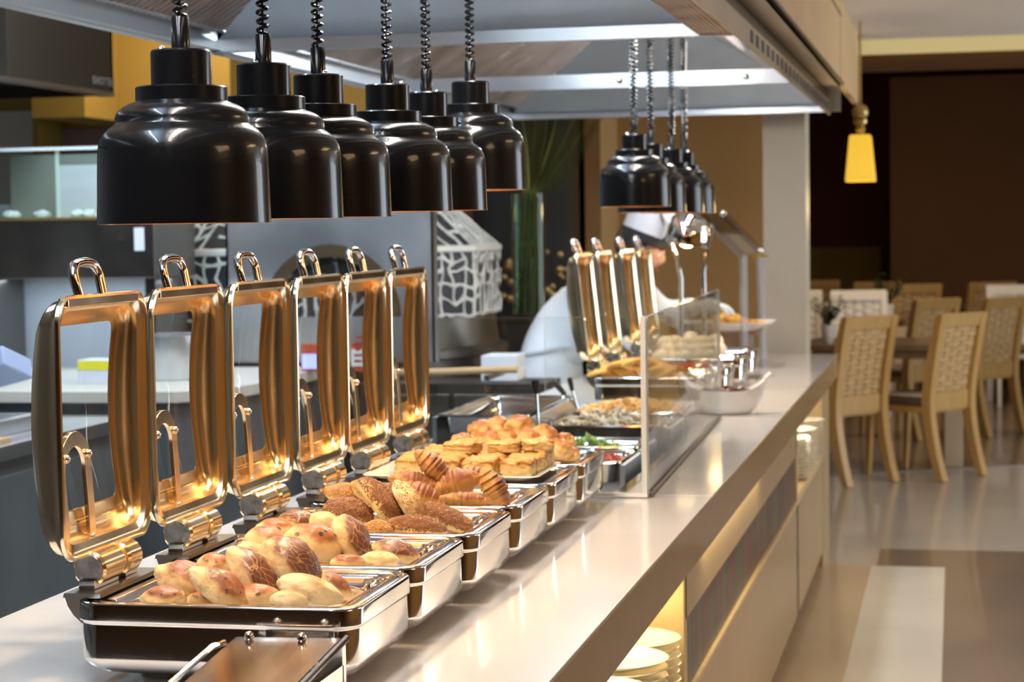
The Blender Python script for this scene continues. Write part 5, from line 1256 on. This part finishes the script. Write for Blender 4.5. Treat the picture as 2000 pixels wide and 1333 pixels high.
def cup(x, y, z, label, r=.035, h=.075, mt='ceramic', cat='cup', name='cup'):
    t = thing(name, label, cat, (x, y, z)); MB().lathe([(r*.7, 0), (r, h), (r-.003, h), (r*.65, .004), (.001, .004)], 20).build('bowl', M[mt], t)
    MB().tube([(r*.9, 0, h*.8), (r*1.5, 0, h*.65), (r*1.4, 0, h*.35), (r*.8, 0, h*.25)], .004, 6).build('handle', M[mt], t)
cup(-.78, 12.95, .753, 'white cup beside the plant on the pillar side table')
cup(-.66, 12.85, .753, 'small white cup near the edge of the table left of the nearest chair', .03, .05)
cup(-.66, 16.75, .753, 'tall white jug on the table behind the chair painted as lit', .035, .12, cat='jug', name='jug')
fp = thing('plate', 'shallow white plate on the table between the two nearest chairs', 'plate', (-.56, 13.1, .753)); MB().lathe([(.06, 0), (.12, .012), (.118, .014), (.06, .004)], 28).build('rim', M['ceramic'], fp)
# sofa
sf = thing('banquette_sofa', 'olive brown high backed sofa against the maroon wall', 'sofa', (-1.35, 21.3, .003))
MB().box(-1.0, .62, .15, .40, 0, 1.25).build('backrest', M['sofa'], sf, bev=.04, seg=4); MB().box(-1.0, .62, -.45, .16, .0, .44).build('seat', M['sofa'], sf, bev=.03, seg=3); MB().box(.55, .72, -.45, .40, 0, .70).build('armrest', M['sofa'], sf, bev=.03, seg=3)
# pendant lamp
Yp = 10.4; pb_ = at(1681, 355, Yp); k = 1/ppm(pb_)
pt = thing('pendant_lamp', 'glowing yellow tapered glass pendant lamp hanging beyond the bulkhead', 'lamp', pb_)
MB().loft([rr(28*k, 28*k, .01, 0), rr(29*k, 29*k, .012, .006), rr(21*k, 21*k, .01, 88*k), rr(18*k, 18*k, .01, 91*k)]).build('glass_shade', M['lampglow'], pt, ang=50)
MB().lathe([(9*k, 91*k), (7*k, 96*k), (10*k, 101*k), (8*k, 108*k), (7*k, 110*k), (13*k, 113*k), (14*k, 120*k), (9*k, 122*k)], 20).build('socket', M['brass'], pt)
MB().ball((0, 0, 135*k), 16*k, 18, 12).build('ball', M['brass'], pt)
MB().tube([(0, 0, 150*k), (0, 0, 2.5-pb_.z)], .006, 8).build('rod', M['brass'], pt)
pl_ = bpy.data.lights.new('pendant_bulb', 'POINT'); pl_.energy = 6; pl_.color = (1, .7, .3); pl_.shadow_soft_size = .05
po = bpy.data.objects.new('pendant_light', pl_); COL.objects.link(po); po.parent = pt; po.location = (0, 0, -.12)
# window on the right dining wall, source of the daylight
wn = struct(slab('window_1', 4.93, 4.99, 8.4, 12.8, .4, 2.4, mat('bright window pane', (.8, .9, 1), .3, emit=(.8, .9, 1), es=1.2)))
for y in (8.4, 9.85, 11.3, 12.75): MB().box(4.90, 4.93, y, y+.05, .4, 2.4).build('mullion', M['white'], wn)
